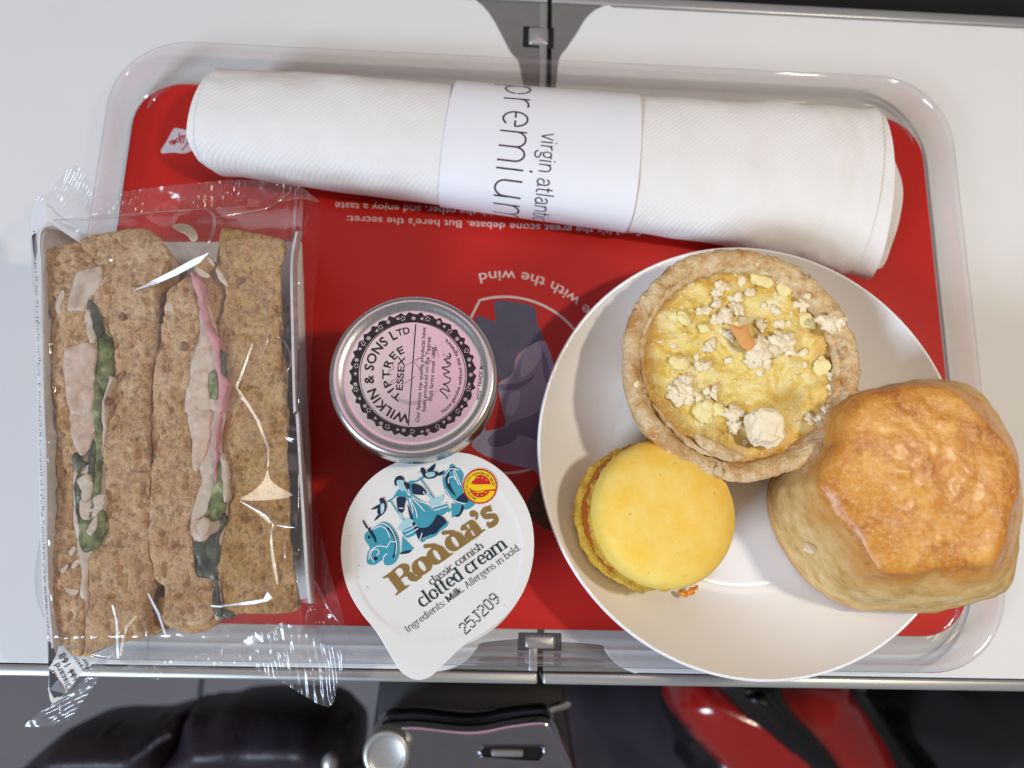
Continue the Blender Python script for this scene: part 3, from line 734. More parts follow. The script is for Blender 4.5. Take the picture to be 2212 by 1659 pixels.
rest.append(Lj('REG\u00ba TRADE MARK', (1470, 1062), (1512, 648), 36, .006))
button = [fit_arc(text('TIPTREE', .02, 1.3), cj, 222 * jk, 118, 250, 74 * jk), Lj('ESSEX', (735, 975), (760, 655), 66, .016)]
flour = [stroke(zJ(smooth([(640, 820), (600, 830), (610, 790), (650, 770), (640, 730), (650, 705)], 5, False)), 1.0)]
sig = [np.array(q) for q in ([(1165, 1055), (1130, 1010), (1090, 975), (1120, 960), (1180, 985), (1150, 930), (1120, 915), (1175, 900), (1190, 860)], [(1190, 860), (1140, 840), (1130, 815), (1180, 800), (1110, 760), (1165, 750), (1190, 720), (1150, 715)], [(1190, 720), (1130, 680), (1180, 672), (1190, 640), (1175, 620), (1192, 650), (1150, 655)])]
rest += [stroke(zJ(smooth(q, 6, False)), 2.4) for q in sig] + [disc(zJ([(1128, 636)])[0], 1.4, 10), disc(zJ([(1178, 1022)])[0], 1.3, 10)]
def dots(a, b, nn, r=1.0): return [disc(zJ([np.asarray(a) + (np.asarray(b) - np.asarray(a)) * t_])[0], r, 8) for t_ in np.linspace(0, 1, nn)]
code = dots((560, 945), (700, 840), 14) + dots((750, 912), (850, 845), 10) + dots((640, 915), (740, 840), 10) + dots((760, 745), (900, 660), 12) + dots((850, 710), (900, 770), 7) + dots((900, 770), (960, 700), 8) + dots((870, 690), (960, 640), 9) + dots((950, 740), (1010, 690), 7) + dots((1000, 560), (1050, 590), 6) + dots((1050, 545), (1075, 650), 9) + dots((980, 680), (1030, 725), 6)
rest += code
printed('lettering', blk, onj, M['ink_black'], ld); printed('lettering', rest + button + flour, onj2, M['ink_black'], ld)

# ------------------------------------------------------------------ cream pot
ZC = 31.0
pc_ = at(945, 1190, ZC)
cp = thing('cream_pot', (pc_[0], pc_[1], 3), 'white cream pot with a printed tear-drop peel lid in front of the jam jar', 'cream pot')
lidout = smooth(zL([(860, 50), (1000, 85), (1150, 180), (1270, 330), (1345, 500), (1365, 700), (1330, 900), (1240, 1080), (1100, 1220), (900, 1350), (760, 1480), (660, 1570), (570, 1592), (480, 1550), (420, 1470), (300, 1270), (190, 1130), (110, 990), (65, 830), (58, 660), (90, 490), (170, 330), (290, 200), (450, 110), (650, 55)]), 6)
LO = ats(lidout, ZC)[:, :2]
cxy = ats([(945, 1190)], ZC)[0, :2]
def lid_z(x, y, d=None):
    r = np.hypot(x - cxy[0], y - cxy[1])
    return ZC - .30 * sstep(23.2, 21.8, r) + .10 * np.sin(x * .22 + y * .13) * sstep(21, 12, r) - .9 * sstep(27.5, 40, r) ** 1.5
lr = [np.c_[cxy + (LO - cxy) * k_, np.zeros(len(LO))] for k_ in np.r_[np.linspace(.02, .84, 18), np.linspace(.85, 1, 22)]]
for q in lr: q[:, 2] = lid_z(q[:, 0], q[:, 1])
lr.append(lr[-1] - [0, 0, .25])
cl = mk('lid', *rings(lr, cap0=True), M['foil'], cp)
mk('pot_body', *lathe([(23.6, ZC - .35), (25.2, ZC - .4), (25.3, ZC - 1.4), (23, ZC - 1.8), (22.2, ZC - 4), (17.2, 4.2), (16, 3.3), (.01, 3.3)], (cxy[0], cxy[1], 0), 96), M['pot'], cp)
def onc(v, lift):
    p = ats(v, ZC); p[:, 2] = lid_z(p[:, 0], p[:, 1]) + .16 + lift; return ats(v, p[:, 2])
I_ = lambda q, n=5: poly(smooth(zI(q), n))
IS = lambda q, w, n=5: stroke(smooth(zI(q), n, False), w * .54 / 3.0167)
teal = [I_([(560, 380), (640, 370), (720, 320), (735, 340), (660, 385), (600, 410), (575, 470)]), I_([(300, 615), (370, 570), (430, 480), (530, 460), (600, 470), (605, 540), (545, 570), (470, 575), (420, 560), (360, 600), (320, 630)]),
        I_([(540, 580), (610, 545), (690, 600), (800, 680), (870, 760), (875, 820), (800, 920), (700, 940), (640, 900), (590, 750), (560, 650)]),
        I_([(650, 1030), (720, 1080), (800, 1020), (900, 990), (960, 910), (1030, 860), (1020, 920), (930, 985), (880, 1040), (770, 1080), (720, 1115)], 3),
        I_([(850, 700), (1010, 640), (1030, 740), (930, 800), (880, 780)], 2), I_([(480, 980), (650, 900), (680, 985), (560, 1060), (520, 1050)], 2),
        I_([(965, 330), (1000, 260), (1080, 210), (1160, 220), (1215, 290), (1200, 420), (1230, 560), (1360, 640), (1240, 720), (1100, 620), (1000, 500)]),
        I_([(1050, 190), (1100, 180), (1150, 300), (1200, 460), (1150, 500), (1080, 330)], 3),
        I_([(30, 1010), (60, 985), (200, 880), (300, 880), (390, 970), (440, 1100), (440, 1260), (380, 1370), (280, 1390), (240, 1330), (150, 1385), (60, 1365), (60, 1250), (90, 1180), (30, 1080)]),
        I_([(480, 1040), (620, 1190), (580, 1230), (470, 1230)], 1), I_([(1070, 640), (1220, 680), (1170, 760), (1080, 820)], 1), I_([(1020, 690), (1080, 720), (1040, 755)], 1)]
printed('picture_teal', teal, onc, M['teal'], cl)
navy = [I_([(385, 370), (410, 325), (460, 312), (500, 340), (505, 380), (560, 400), (575, 450), (540, 500), (500, 440), (490, 370), (420, 365), (415, 430), (390, 420)]),
        I_([(420, 570), (520, 575), (510, 660), (490, 750), (440, 740), (415, 650)]), I_([(600, 410), (700, 430), (770, 500), (760, 540), (680, 540), (605, 520)]),
        I_([(545, 650), (600, 800), (640, 900), (700, 940), (800, 920), (880, 820), (900, 780), (960, 800), (1000, 840), (1010, 880), (940, 940), (890, 1000), (800, 1030), (720, 1070), (690, 1090), (655, 1030), (570, 800)], 3),
        I_([(700, 230), (730, 212), (760, 240), (770, 260), (880, 255), (920, 290), (860, 340), (780, 345), (730, 310)]), I_([(780, 245), (860, 172), (880, 180), (850, 250)]), I_([(910, 285), (985, 248), (960, 300), (910, 310)]),
        I_([(205, 590), (250, 580), (290, 650), (280, 730), (230, 790), (180, 760), (190, 680), (215, 650)]), I_([(100, 720), (190, 660), (190, 700)]), I_([(140, 860), (180, 790), (225, 790)]),
        I_([(0, 860), (10, 840), (70, 940), (45, 950)], 1), I_([(60, 950), (90, 930), (200, 1110), (160, 1125)], 1), I_([(290, 930), (390, 1000), (420, 1150), (370, 1310), (340, 1100), (330, 1020)]),
        I_([(1000, 300), (1040, 260), (1060, 420), (1130, 560), (1060, 500), (1010, 420)]), I_([(1130, 600), (1230, 520), (1280, 610), (1220, 640)]), I_([(60, 1040), (90, 1030), (100, 1060), (70, 1075)], 1),
        I_([(450, 1240), (580, 1205), (570, 1240), (480, 1258)], 2), I_([(1200, 665), (1225, 700), (1170, 800), (1110, 800), (1170, 760)], 3), disc(zI([(160, 1310)])[0], 4.6, 12), disc(zI([(315, 1265)])[0], 3.3, 12),
        I_([(1045, 215), (1110, 195), (1125, 240), (1060, 260)], 1)]
printed('picture_navy', navy, onc, M['navy'], cl, .04)
pale = [I_([(415, 370), (490, 365), (495, 420), (465, 440), (420, 425)]), I_([(440, 450), (500, 420), (520, 470), (480, 500)]), I_([(820, 590), (900, 575), (970, 540), (960, 620), (840, 690), (815, 640)]), I_([(440, 920), (520, 830), (600, 840), (610, 870), (490, 970), (430, 950)]), I_([(770, 520), (850, 570), (830, 580), (770, 540)], 2), I_([(450, 745), (490, 830), (460, 840), (440, 770)], 2), I_([(220, 660), (260, 650), (260, 730), (225, 770)]), I_([(760, 280), (860, 265), (870, 310), (790, 330)])]
printed('picture_pale', pale, onc, M['pale'], cl, .08)
lw = [IS(q, w_) for q, w_ in (([(330, 600), (420, 740), (500, 850)], 16), ([(700, 350), (790, 470), (860, 580)], 16))]
printed('picture_rod', lw, onc, M['teal'], cl, .07)
wl = [IS(q, 12) for q in ([(570, 580), (640, 720), (660, 820)], [(590, 575), (680, 660), (750, 740)], [(600, 560), (690, 620), (800, 650)], [(560, 580), (600, 700), (610, 760)], [(520, 470), (560, 550)], [(550, 470), (575, 550)], [(440, 700), (495, 705)], [(735, 500), (750, 540)],
      [(840, 690), (930, 665), (1015, 640)], [(860, 730), (940, 705), (1025, 680)], [(500, 985), (580, 950), (655, 905)], [(520, 1030), (600, 990), (672, 945)], [(100, 960), (200, 890), (290, 905), (370, 1000), (410, 1130), (400, 1260)], [(130, 960), (210, 920), (290, 960), (330, 1060)], [(80, 1320), (90, 1230), (180, 1160), (290, 1170)], [(170, 1270), (200, 1240), (180, 1200), (120, 1210), (100, 1280), (140, 1350)], [(250, 1340), (260, 1280), (300, 1250)],
      [(985, 330), (1060, 230), (1160, 240)], [(1000, 470), (1090, 600), (1240, 650)], [(1040, 400), (1040, 340), (1100, 320), (1120, 360)], [(1090, 250), (1160, 420)], [(1110, 240), (1190, 430)], [(1330, 1100), (1360, 1090)], [(330, 1100), (410, 1110)], [(330, 1110), (290, 1180)], [(225, 720), (250, 700), (240, 670)], [(690, 1090), (720, 1000)])]
printed('picture_line', wl, onc, M['linewhite'], cl, .12)
printed('picture_beak', [I_([(668, 275), (700, 250), (702, 268)], 1), I_([(235, 580), (268, 560), (255, 590)], 1)], onc, M['beak'], cl, .12)
# round seal
sc = zI([(1418, 438)])[0]; sr = 215 * .179
n = 84; aa = np.arange(n) * 2 * math.pi / n
printed('seal', [poly(np.c_[sc[0] + sr * np.where(np.arange(n) % 2, 1.0, .91) * np.cos(aa), sc[1] + sr * 1.03 * np.where(np.arange(n) % 2, 1.0, .91) * np.sin(aa)])], onc, M['seal_red'], cl, .15)
printed('seal', [disc(sc, sr * .88, 48, sr * .90)], onc, M['seal_yellow'], cl, .19)
printed('seal', [disc(sc, sr * .61, 40, sr * .63)], onc, M['seal_red'], cl, .23)
star = []
for k in range(12):
    a = k * math.pi / 6 + .3; p = sc + sr * .49 * np.array([math.cos(a), math.sin(a) * 1.03])
    star.append(poly([p + (2.3 if q % 2 == 0 else .95) * np.array([math.sin(q * math.pi / 5), -math.cos(q * math.pi / 5)]) for q in range(10)]))
star += [IS(q, 13) for q in ([(1340, 470), (1400, 460), (1485, 450)], [(1350, 490), (1410, 485), (1480, 475)], [(1370, 510), (1440, 505), (1470, 495)], [(1400, 440), (1440, 390), (1460, 370)], [(1420, 440), (1470, 390)], [(1450, 435), (1480, 405)], [(1350, 455), (1380, 440), (1410, 430)])]
printed('seal_stars', star, onc, M['seal_yellow'], cl, .27)
printed('lettering', [fit_arc(text('\u00b7 PROTECTED DESIGNATION OF ORIGIN \u00b7', .01), sc, sr * .68, 100, 375, sr * .13)], onc, M['ink_soft'], cl, .24)
def lid_line(vf, p0, p1, xh):
    """drawn letters have x-height 1"""
    v, f = vf; v = v.copy(); p0 = zL([p0])[0]; p1 = zL([p1])[0]; d = p1 - p0; L = np.hypot(*d); d /= L; up = np.array([d[1], -d[0]])
    sx = L / (v[:, 0].max() - v[:, 0].min())
    return p0 + np.outer((v[:, 0] - v[:, 0].min()) * sx, d) + np.outer(v[:, 1] * xh * .319, up), f
printed('lettering', [lid_line(letters('classic cornish', .19, .08, .22, .12), (670, 953), (1028, 693), 37)], onc, M['green'], cl)
printed('lettering', [lid_line(letters('clotted cream', .22, .09, .22, .12), (608, 1105), (1190, 690), 66)], onc, M['green'], cl)
d_ = np.array([1275 - 512, 706 - 1270]); L_ = np.hypot(*d_); d_ = d_ / L_
seg = lambda a, b: (tuple(np.array([512, 1270]) + d_ * L_ * a), tuple(np.array([512, 1270]) + d_ * L_ * b))
for s_, a_, b_, tk in (('Ingredients:', 0, .335, .13), ('Milk.', .36, .50, .22), ('Allergens in bold.', .525, 1.0, .13)):
    printed('lettering', [lid_line(letters(s_, tk, .09, .11, .10), *seg(a_, b_), 34)], onc, M['green'], cl)
# the big gold name: heavy letters with wedge feet, drawn in a frame along the base line
def big_frame(q):
    q = np.atleast_2d(np.asarray(q, float)); p0 = zL([(452, 1006)])[0]; d = zL([(1036, 577)])[0] - p0; d /= np.hypot(*d); up = np.array([d[1], -d[0]])
    return p0 + np.outer(q[:, 0], d) + np.outer(q[:, 1], up)
hv = lambda a: 4.2 + 12.0 * abs(math.sin(a)) ** 1.3
gold = []
def bs(q, w=hv, n=6): gold.append(stroke(big_frame(smooth(q, n, False)), (lambda a_: w(a_ + math.radians(33.4))) if callable(w) else w))
def bp(*q): gold.append(poly(big_frame(q)))
bp((-8, 0), (26, 0), (26, 3), (19, 6), (19, 42), (26, 48), (-8, 48), (-8, 45), (1, 42), (1, 6), (-8, 3))         # R stem
bs([(16, 46), (34, 46), (43, 37), (36, 27), (16, 24)]); bs([(30, 25), (40, 20), (43, 9), (50, 2), (58, 5)])
ov = lambda cx, cy, rx, ry: bs(np.r_[arc(cx, cy, rx, ry, 0, 360, 30)], hv, 1)
ov(73, 18.5, 14, 15.5)
for dx in (0, 48):
    ov(112 + dx, 18.5, 13.5, 15.5)
    bp((118 + dx, 0), (142 + dx, 0), (142 + dx, 2.5), (135 + dx, 5), (133 + dx, 26), (122 + dx, 42), (104 + dx, 53), (99 + dx, 50), (101 + dx, 44), (110 + dx, 40), (118 + dx, 30))
bs([(191, 26), (196, 34), (209, 33), (212, 22), (212, 6)]); ov(202, 11, 10.5, 9.5); bp((206, 0), (227, 0), (227, 2.5), (219, 6), (206, 6))
gold.append(disc(big_frame([(226, 44)])[0], 7.2)); bs([(230, 46), (232, 38), (224, 30)], 5.0)
bs([(262, 29), (254, 35), (243, 32), (243, 24), (254, 17), (261, 10), (254, 2), (242, 2), (238, 9)], lambda a: 6 + 6.5 * abs(math.cos(a)))
bp((258, 27), (262, 23), (266, 38), (262, 38)); bp((235, -2), (239, -2), (242, 12), (238, 12))
sxx = np.hypot(*(zL([(1042, 590)])[0] - zL([(458, 1020)])[0])) / 227.0
gold = [((lambda o_: o_ + (v - o_) * sxx)(big_frame([(0, 0)])[0]), f) for v, f in gold]
printed('lettering', gold, onc, M['gold'], cl, .01)
DM = {'2': '01110 10001 00001 00110 01000 10000 11111', '5': '11111 10000 11110 00001 00001 10001 01110', 'J': '00111 00010 00010 00010 00010 10010 01100', '0': '01110 10001 10001 10001 10001 10001 01110', '9': '01110 10001 10001 01111 00001 00010 01100'}
p0 = zL([(905, 1280)])[0]; p1 = zL([(1142, 1048)])[0]; d = (p1 - p0) / np.hypot(*(p1 - p0)); up = np.array([d[1], -d[0]]); W_ = np.hypot(*(p1 - p0)) / 35
dd = []
for k, ch in enumerate('25J209'):
    for r, row in enumerate(DM[ch].split()):
        for c, b in enumerate(row):
            if b == '1': dd.append(disc(p0 + d * (k * 6 + c) * W_ + up * (6 - r) * 3.9, 1.75, 8))
printed('date_stamp', dd, onc, M['ink_black'], cl)
sp_ = [disc(zL([q])[0], r, 7) for q, r in (((120, 615), .9), ((180, 815), 1.0), ((176, 895), 1.0), ((235, 962), 1.3), ((228, 982), .8), ((250, 975), .8), ((1162, 1085), .9), ((338, 892), .6))]
for q in sp_: printed('ink_speck', [q], onc, M['ink_soft'], cl)
# ------------------------------------------------------------------ plate
PC = np.array([70.0, -22.7])
pl = thing('plate', (PC[0], PC[1], 3), 'round white porcelain side plate holding the tart, macaron and scone', 'plate')
inner_p = [(.01, 9.0), (34, 9.0), (40, 9.3), (44, 10.2), (48, 12.0), (52, 14.4), (56, 17.4), (59, 20.2), (61, 22.4), (62, 23.6)]
pl_prof = inner_p + [(62.4, 24.05), (62.9, 24.1), (63.2, 23.7), (63.1, 23.0), (61.5, 20.6), (57, 15.6), (51, 10.4), (45, 7.0), (40, 5.4), (38.5, 3.2), (37, 2.9), (36, 3.4), (35, 5.4), (.01, 5.6)]
rs = np.array(pl_prof); rs = np.r_[smooth(rs, 4, False)]
mk('plate_body', *lathe([(max(r, .01), z) for r, z in rs], (PC[0], PC[1], 0), 160), M['plate'], pl)
ipr = np.array(inner_p)
def plate_z(x, y): return np.interp(np.hypot(np.asarray(x) - PC[0], np.asarray(y) - PC[1]), ipr[:, 0], ipr[:, 1])

# ------------------------------------------------------------------ savoury tart
QC = np.array([62.9, 1.2]); QZ = 36.0
qc = thing('savoury_tart', (QC[0], QC[1], 9.4), 'round shortcrust cheese tart with pale crumbs on a yellow filling', 'tart')
n = 220; a = np.arange(n) * 2 * math.pi / n
prof_q = [(.01, 9.6), (24, 9.6), (27.2, 10.2), (28.6, 12.5), (29.8, 17), (31, 22), (32.2, 27), (33.1, 31.5), (33.6, 34), (33.7, 35.4), (33.0, 36.5), (31.8, 36.9), (30.4, 36.7), (29.2, 35.9), (28.5, 34.6), (28.0, 33.2), (27.6, 31.6), (27.2, 30)]
R = []
for k, (r, z) in enumerate(prof_q):
    top_ = sstep(24, 35, z)
    base = np.c_[r * np.cos(a), r * np.sin(a), np.full(n, z)]
    nz = fbm(base, .16, 3, 11) * .75 + fbm(base, .8, 3, 12) * .26
    ridge = np.abs(fbm(np.c_[a * 5, np.full(n, z * 1.5), np.zeros(n)], 1, 3, 14)) * .9
    rr_ = r * (1 + .012 * np.sin(2 * a + .6) + .010 * np.sin(3 * a + 2)) + (nz * (.35 + .65 * top_) if r > 5 else 0)
    zz = z + (ridge + nz * .5) * top_ * (1 if r > 27.8 else .2) - .8 * sstep(.9, 1, np.sin(a * 1 - 2.9)) * top_
    R.append(np.c_[QC[0] + rr_ * np.cos(a), QC[1] + rr_ * np.sin(a), zz])
mk('pastry_case', *rings(R), M['crust'], qc)
circ = np.c_[QC[0] + 28.9 * np.cos(a), QC[1] + 28.9 * np.sin(a)]
def fill_z(x, y, d=None):
    p = np.c_[x, y]
    return 32.3 + fbm(p, .09, 3, 21) * .9 + fbm(p, .42, 4, 22) * .26 + np.maximum(fbm(p, .2, 3, 23), 0) * .9
V, F = grid_sheet(circ[::4], .45, fill_z); rq = np.hypot(V[:, 0] - QC[0], V[:, 1] - QC[1])
mk('filling', V, F, M['egg'], qc, attr={'rim': sstep(21, 28, rq + 3 * fbm(V[:, :2], .25, 3, 24))})
# inner layer of pastry lip, upper left and right, and loose flake at the lower rim
def lip(a0, a1, r0, z0, w, h, seed, name='pastry_layer'):
    an = np.radians(np.linspace(a0, a1, 60)); t_ = np.sin(np.linspace(0, math.pi, 60)) ** .5
    sec = [(-1, -.9), (-1, .1), (-.55, .8), (.1, 1), (.7, .7), (1, 0), (1, -.9)]
    rows = []
    for (u, v) in sec:
        nn = fbm(np.c_[an * 14, np.full(60, u * 2), np.full(60, seed)], 1, 3, seed) * .45
        r = r0 + u * w * t_ + nn; rows.append(np.c_[QC[0] + r * np.cos(an), QC[1] + r * np.sin(an), z0 + v * h * t_ + nn])
    return mk(name, *rings(rows, closed=False), M['crust'], qc)
lip(62, 205, 28.3, 34.2, 1.5, 1.6, 31); lip(-70, 40, 28.5, 34.0, 1.2, 1.4, 32); lip(205, 258, 28.0, 34.6, 1.1, 1.3, 33)
fk = grid_sheet(ats(smooth(zQ([(635, 1300), (720, 1330), (830, 1385), (930, 1430), (965, 1460), (880, 1490), (800, 1465), (690, 1400), (655, 1365)]), 4), 36.5)[:, :2], .3, lambda x, y, d: 36.4 + 1.0 * (1 - np.exp(-d / .7)) + fbm(np.c_[x, y], .6, 3, 40) * .4, 34.6)
mk('pastry_flake', *fk, M['crust'], qc)
CR = [(800, 345, 75, 0), (610, 305, 20, 0), (780, 440, 50, 0), (680, 490, 50, 0), (800, 535, 80, 0), (900, 480, 60, 0), (950, 550, 38, 0), (1010, 370, 46, 0), (1220, 345, 58, 1), (1340, 440, 66, 0), (1370, 550, 74, 1), (1530, 575, 100, 0), (1165, 490, 50, 0), (1070, 590, 60, 0), (850, 640, 50, 0), (1060, 770, 120, 0), (1190, 720, 115, 0), (980, 830, 60, 0), (720, 710, 66, 0), (860, 810, 36, 0), (560, 985, 90, 0), (520, 1050, 90, 0), (600, 1060, 60, 0), (740, 1040, 56, 0), (660, 1070, 32, 0), (890, 1190, 90, 0), (900, 1260, 60, 0), (1540, 1010, 54, 0), (1490, 1160, 72, 0), (1420, 1205, 50, 0), (1550, 910, 66, 0), (1060, 265, 80, 1), (1120, 300, 50, 1), (1250, 570, 26, 0), (1190, 575, 40, 0), (520, 835, 70, 1), (680, 850, 50, 0), (370, 320, 30, 0), (235, 965, 40, 0), (490, 715, 26, 0), (565, 355, 14, 0), (405, 690, 16, 0), (1270, 520, 18, 0), (1380, 385, 34, 0), (920, 400, 40, 0), (640, 790, 28, 0), (1470, 850, 80, 1), (690, 600, 46, 1), (560, 540, 60, 1), (1350, 760, 34, 0), (1060, 900, 30, 0), (1090, 450, 30, 0), (870, 400, 26, 0), (940, 290, 40, 0), (1040, 160, 26, 0), (290, 400, 18, 0), (680, 1240, 20, 0), (960, 1360, 26, 0), (770, 560, 30, 0), (900, 240, 20, 1), (1360, 840, 26, 0), (700, 1150, 90, 1), (780, 1140, 50, 1)]
for k, (x, y, r, kind) in enumerate(CR):
    px = zQ([(x, y)])[0]; w = at(px[0], px[1], 34.2); rm = r * .0375 * (1.0 if r < 60 else .92)
    inside = np.hypot(w[0] - QC[0], w[1] - QC[1]) < 28.6
    z0 = float(fill_z(np.array([w[0]]), np.array([w[1]]))[0]) + rm * .22 if inside else 36.6
    w = at(px[0], px[1], z0)
    s_ = (rm, rm * random.uniform(.72, 1), rm * (.28 if r > 55 else .42) if not kind else rm * .35)
    if not kind and r > 45:
        sub_ = []
        for q in range(5 + int(r / 16)):
            b = random.uniform(0, 6.28); e = rm * random.uniform(.1, .85); f_ = random.uniform(.34, .62)
            sub_.append(chunk(w + np.array([e * math.cos(b), e * math.sin(b) * .85, random.uniform(-.1, .35) * s_[2]]), (rm * f_, rm * f_ * random.uniform(.6, 1), rm * f_ * .55), 3, 60 + k * 7 + q, .55, b))
        mk('crumb', *join(sub_), M['crumb'], qc); continue
    mk('cheese_lump' if kind else 'crumb', *chunk(w, s_, (4 if r > 55 else 3) if r > 30 else 2, 60 + k, .5 if not kind else .3, random.uniform(0, 6)), M['cheese' if kind else 'crumb'], qc)
# one tall pale cube of pastry and the almond flake
px = zQ([(1095, 1265)])[0]; w = at(px[0], px[1], 37)
cube = chunk((0, 0, 0), (4.3, 5.0, 3.4), 5, 120, .30, .35); v = cube[0]
v = np.sign(v) * np.abs(v / np.array([4.3, 5.0, 3.4])) ** .66 * np.array([4.3, 5.0, 3.4]); v[:, :2] += v[:, 2:3] * np.array([[.15, .30]])
mk('pastry_cube', v + w, cube[1], M['crumb'], qc)
px = zQ([(955, 655)])[0]; w = at(px[0], px[1], 36.6)
P = smooth(ats(zQ([(865, 575), (930, 590), (975, 575), (1000, 640), (1030, 700), (1000, 742), (950, 720), (905, 650)]), 36.6)[:, :2], 4)
mk('almond_flake', *grid_sheet(P, .25, lambda x, y, d: 36.3 + .5 * (1 - np.exp(-d / .5)) + .05 * (x - w[0]) , 35.4), M['almond'], qc)
st = []
for k in range(150):
    r = 27.6 * math.sqrt(random.random()); b = random.uniform(0, 6.28); x, y = QC[0] + r * math.cos(b), QC[1] + r * math.sin(b)
    q = random.uniform(.2, .55); st.append(chunk((x, y, float(fill_z(np.array([x]), np.array([y]))[0]) + q * .3), (q, q * .8, q * .6), 1, k, .4))
fc = mk('fine_crumbs', *join(st), M['crumb'], qc, flat=True); fc['kind'] = 'stuff'
st = []
for k in range(70):
    b = random.uniform(0, 6.28); r = random.uniform(29.6, 33.0); x, y = QC[0] + r * math.cos(b), QC[1] + r * math.sin(b)
    q = random.uniform(.5, 1.3); st.append(chunk((x, y, 36.6 + random.uniform(-.3, .2)), (q, q * .7, q * .3), 2, k + 300, .5, b))
fl_ = mk('pastry_flakes', *join(st), M['crust'], qc); fl_['kind'] = 'stuff'

# ------------------------------------------------------------------ macaron
mc0 = np.array([39.0, -42.6, 12.2])
mc = thing('macaron', mc0, 'yellow macaron leaning on the plate rim below the tart', 'macaron')
tl = Vector((PC[0] - mc0[0], PC[1] - mc0[1], 0)).normalized(); axis = Vector((-tl.y, tl.x, 0))
RM = np.array(Matrix.Rotation(math.radians(7), 3, axis))
def mpart(name, prof, m, seed, amp, n=150, shift=(0, 0)):
    a = np.arange(n) * 2 * math.pi / n; R = []
    for r, z, am in prof:
        nz = fbm(np.c_[np.cos(a) * 9, np.sin(a) * 9, np.full(n, z * 1.2)], 1, 3, seed) * amp * am
        q = np.c_[(r + nz) * np.cos(a) + shift[0], (r + nz) * np.sin(a) + shift[1], z + nz * .4]
        R.append(q @ RM.T + mc0)
    return mk(name, *rings(R), m, mc)
dome = [(19.9, 17.8, .1), (20.1, 19.2, .06), (19.9, 21, .02), (19.1, 22.9, 0), (17.4, 24.5, 0), (14.5, 25.8, 0), (10.5, 26.7, 0), (5.5, 27.15, 0), (.01, 27.25, 0)]
sm = smooth(np.array(dome), 4, False)
top_sh = mpart('shell', [tuple(q) for q in sm if q[0] > 0], M['mac'], 1, 2.0)
mpart('shell_foot', [(17.0, 13.6, .5), (19.0, 13.5, 1), (20.0, 14.6, 1.3), (19.6, 16, 1.2), (20.1, 17.3, 1), (19.9, 18.1, .3), (19.0, 18.2, 0)], M['foot'], 2, 1.0)
mpart('orange_filling', [(16, 9.7, 0), (18.6, 9.9, .6), (19.4, 10.6, .8), (19.0, 12.4, .8), (18.0, 13.8, .5), (16, 13.9, 0)], M['curd'], 3, .5, shift=(-1.1, .2))
mpart('shell_foot', [(17, 9.6, .3), (19.9, 9.8, .8), (20.7, 9.0, 1.2), (20.4, 7.6, 1.2), (20.5, 6.2, 1), (19.8, 5.4, .3)], M['foot'], 4, .8, shift=(-1.2, .3))
mpart('shell', [(20.1, 6.2, .1), (19.8, 4.2, 0), (18.3, 2.2, 0), (15, .7, 0), (9, 0, 0), (.01, -.1, 0)], M['mac'], 5, 1, shift=(-1.2, .3))
for k, (x, y, r) in enumerate([(1492, 1278, 1.3), (1478, 1282, 1.1), (1503, 1270, .8)]):
    w = at(x, y, 14.5); mk('filling_crumb', *chunk(w, (r, r * .8, r * .7), 2, 200 + k, .5), M['curd_bright'], mc)
# crack in the top shell near the tart
ck = ats(smooth(np.array([(1428, 968), (1445, 975), (1456, 984), (1470, 983)], float), 6, False), mc0[2] + 20.5)
T_ = []
for k in range(len(ck)):
    b = np.arange(6) * math.pi / 3; T_.append(ck[k] + np.c_[np.zeros(6), np.cos(b) * .55, np.sin(b) * .55])
mk('shell_crack', *rings(T_), M['curd'], mc)

# ------------------------------------------------------------------ scone
bpx = zS([(95, 900), (120, 740), (210, 620), (400, 400), (600, 250), (700, 200), (850, 170), (1080, 200), (1180, 330), (1240, 470), (1280, 600), (1310, 740), (1310, 900), (1310, 1080), (1300, 1230), (1265, 1362), (1100, 1395), (960, 1440), (720, 1465), (500, 1440), (290, 1250), (210, 1120)])
tpx = zS([(550, 330), (640, 235), (800, 200), (960, 185), (1100, 190), (1220, 290), (1340, 430), (1440, 550), (1480, 640), (1490, 780), (1445, 900), (1425, 1040), (1370, 1190), (1200, 1205), (1050, 1212), (740, 1245), (665, 1130), (600, 1000), (500, 870), (425, 740), (460, 620), (510, 500)])
n = 200
def polar(P2, c):
    d = P2 - c; an = np.arctan2(d[:, 1], d[:, 0]); r = np.hypot(*d.T); o = np.argsort(an); an, r = an[o], r[o]
    an = np.r_[an[-3:] - 2 * math.pi, an, an[:3] + 2 * math.pi]; r = np.r_[r[-3:], r, r[:3]]
    g = np.linspace(-math.pi, math.pi, n, endpoint=False); return g, np.interp(g, an, r)
SB = ats(bpx, 13.5)[:, :2]; STc = ats(tpx, 47.0)[:, :2]
cb = np.array([102.0, -30.5]); ct = STc.mean(0)
g, rb = polar(SB, cb); _, rt = polar(STc, ct)
ker = np.array([1, 2, 3, 2, 1]) / 9.0
def sm_(r): return sum(w_ * np.roll(r, k - 2) for k, w_ in enumerate(ker))
rb = sm_(sm_(rb))
bx = np.c_[cb[0] + rb * np.cos(g), cb[1] + rb * np.sin(g)]; tx = np.c_[ct[0] + rt * np.cos(g), ct[1] + rt * np.sin(g)]
zb = plate_z(bx[:, 0], bx[:, 1]) + .4
zt = 45.5 + .05 * (tx[:, 0] - ct[0])
sn = thing('scone', (cb[0], cb[1], 10), 'golden brown six-sided scone at the right edge of the plate', 'scone')
Rg = [np.c_[cb + (bx - cb) * .8, plate_z(*(cb + (bx - cb) * .8).T) + .4]]
NS = 26
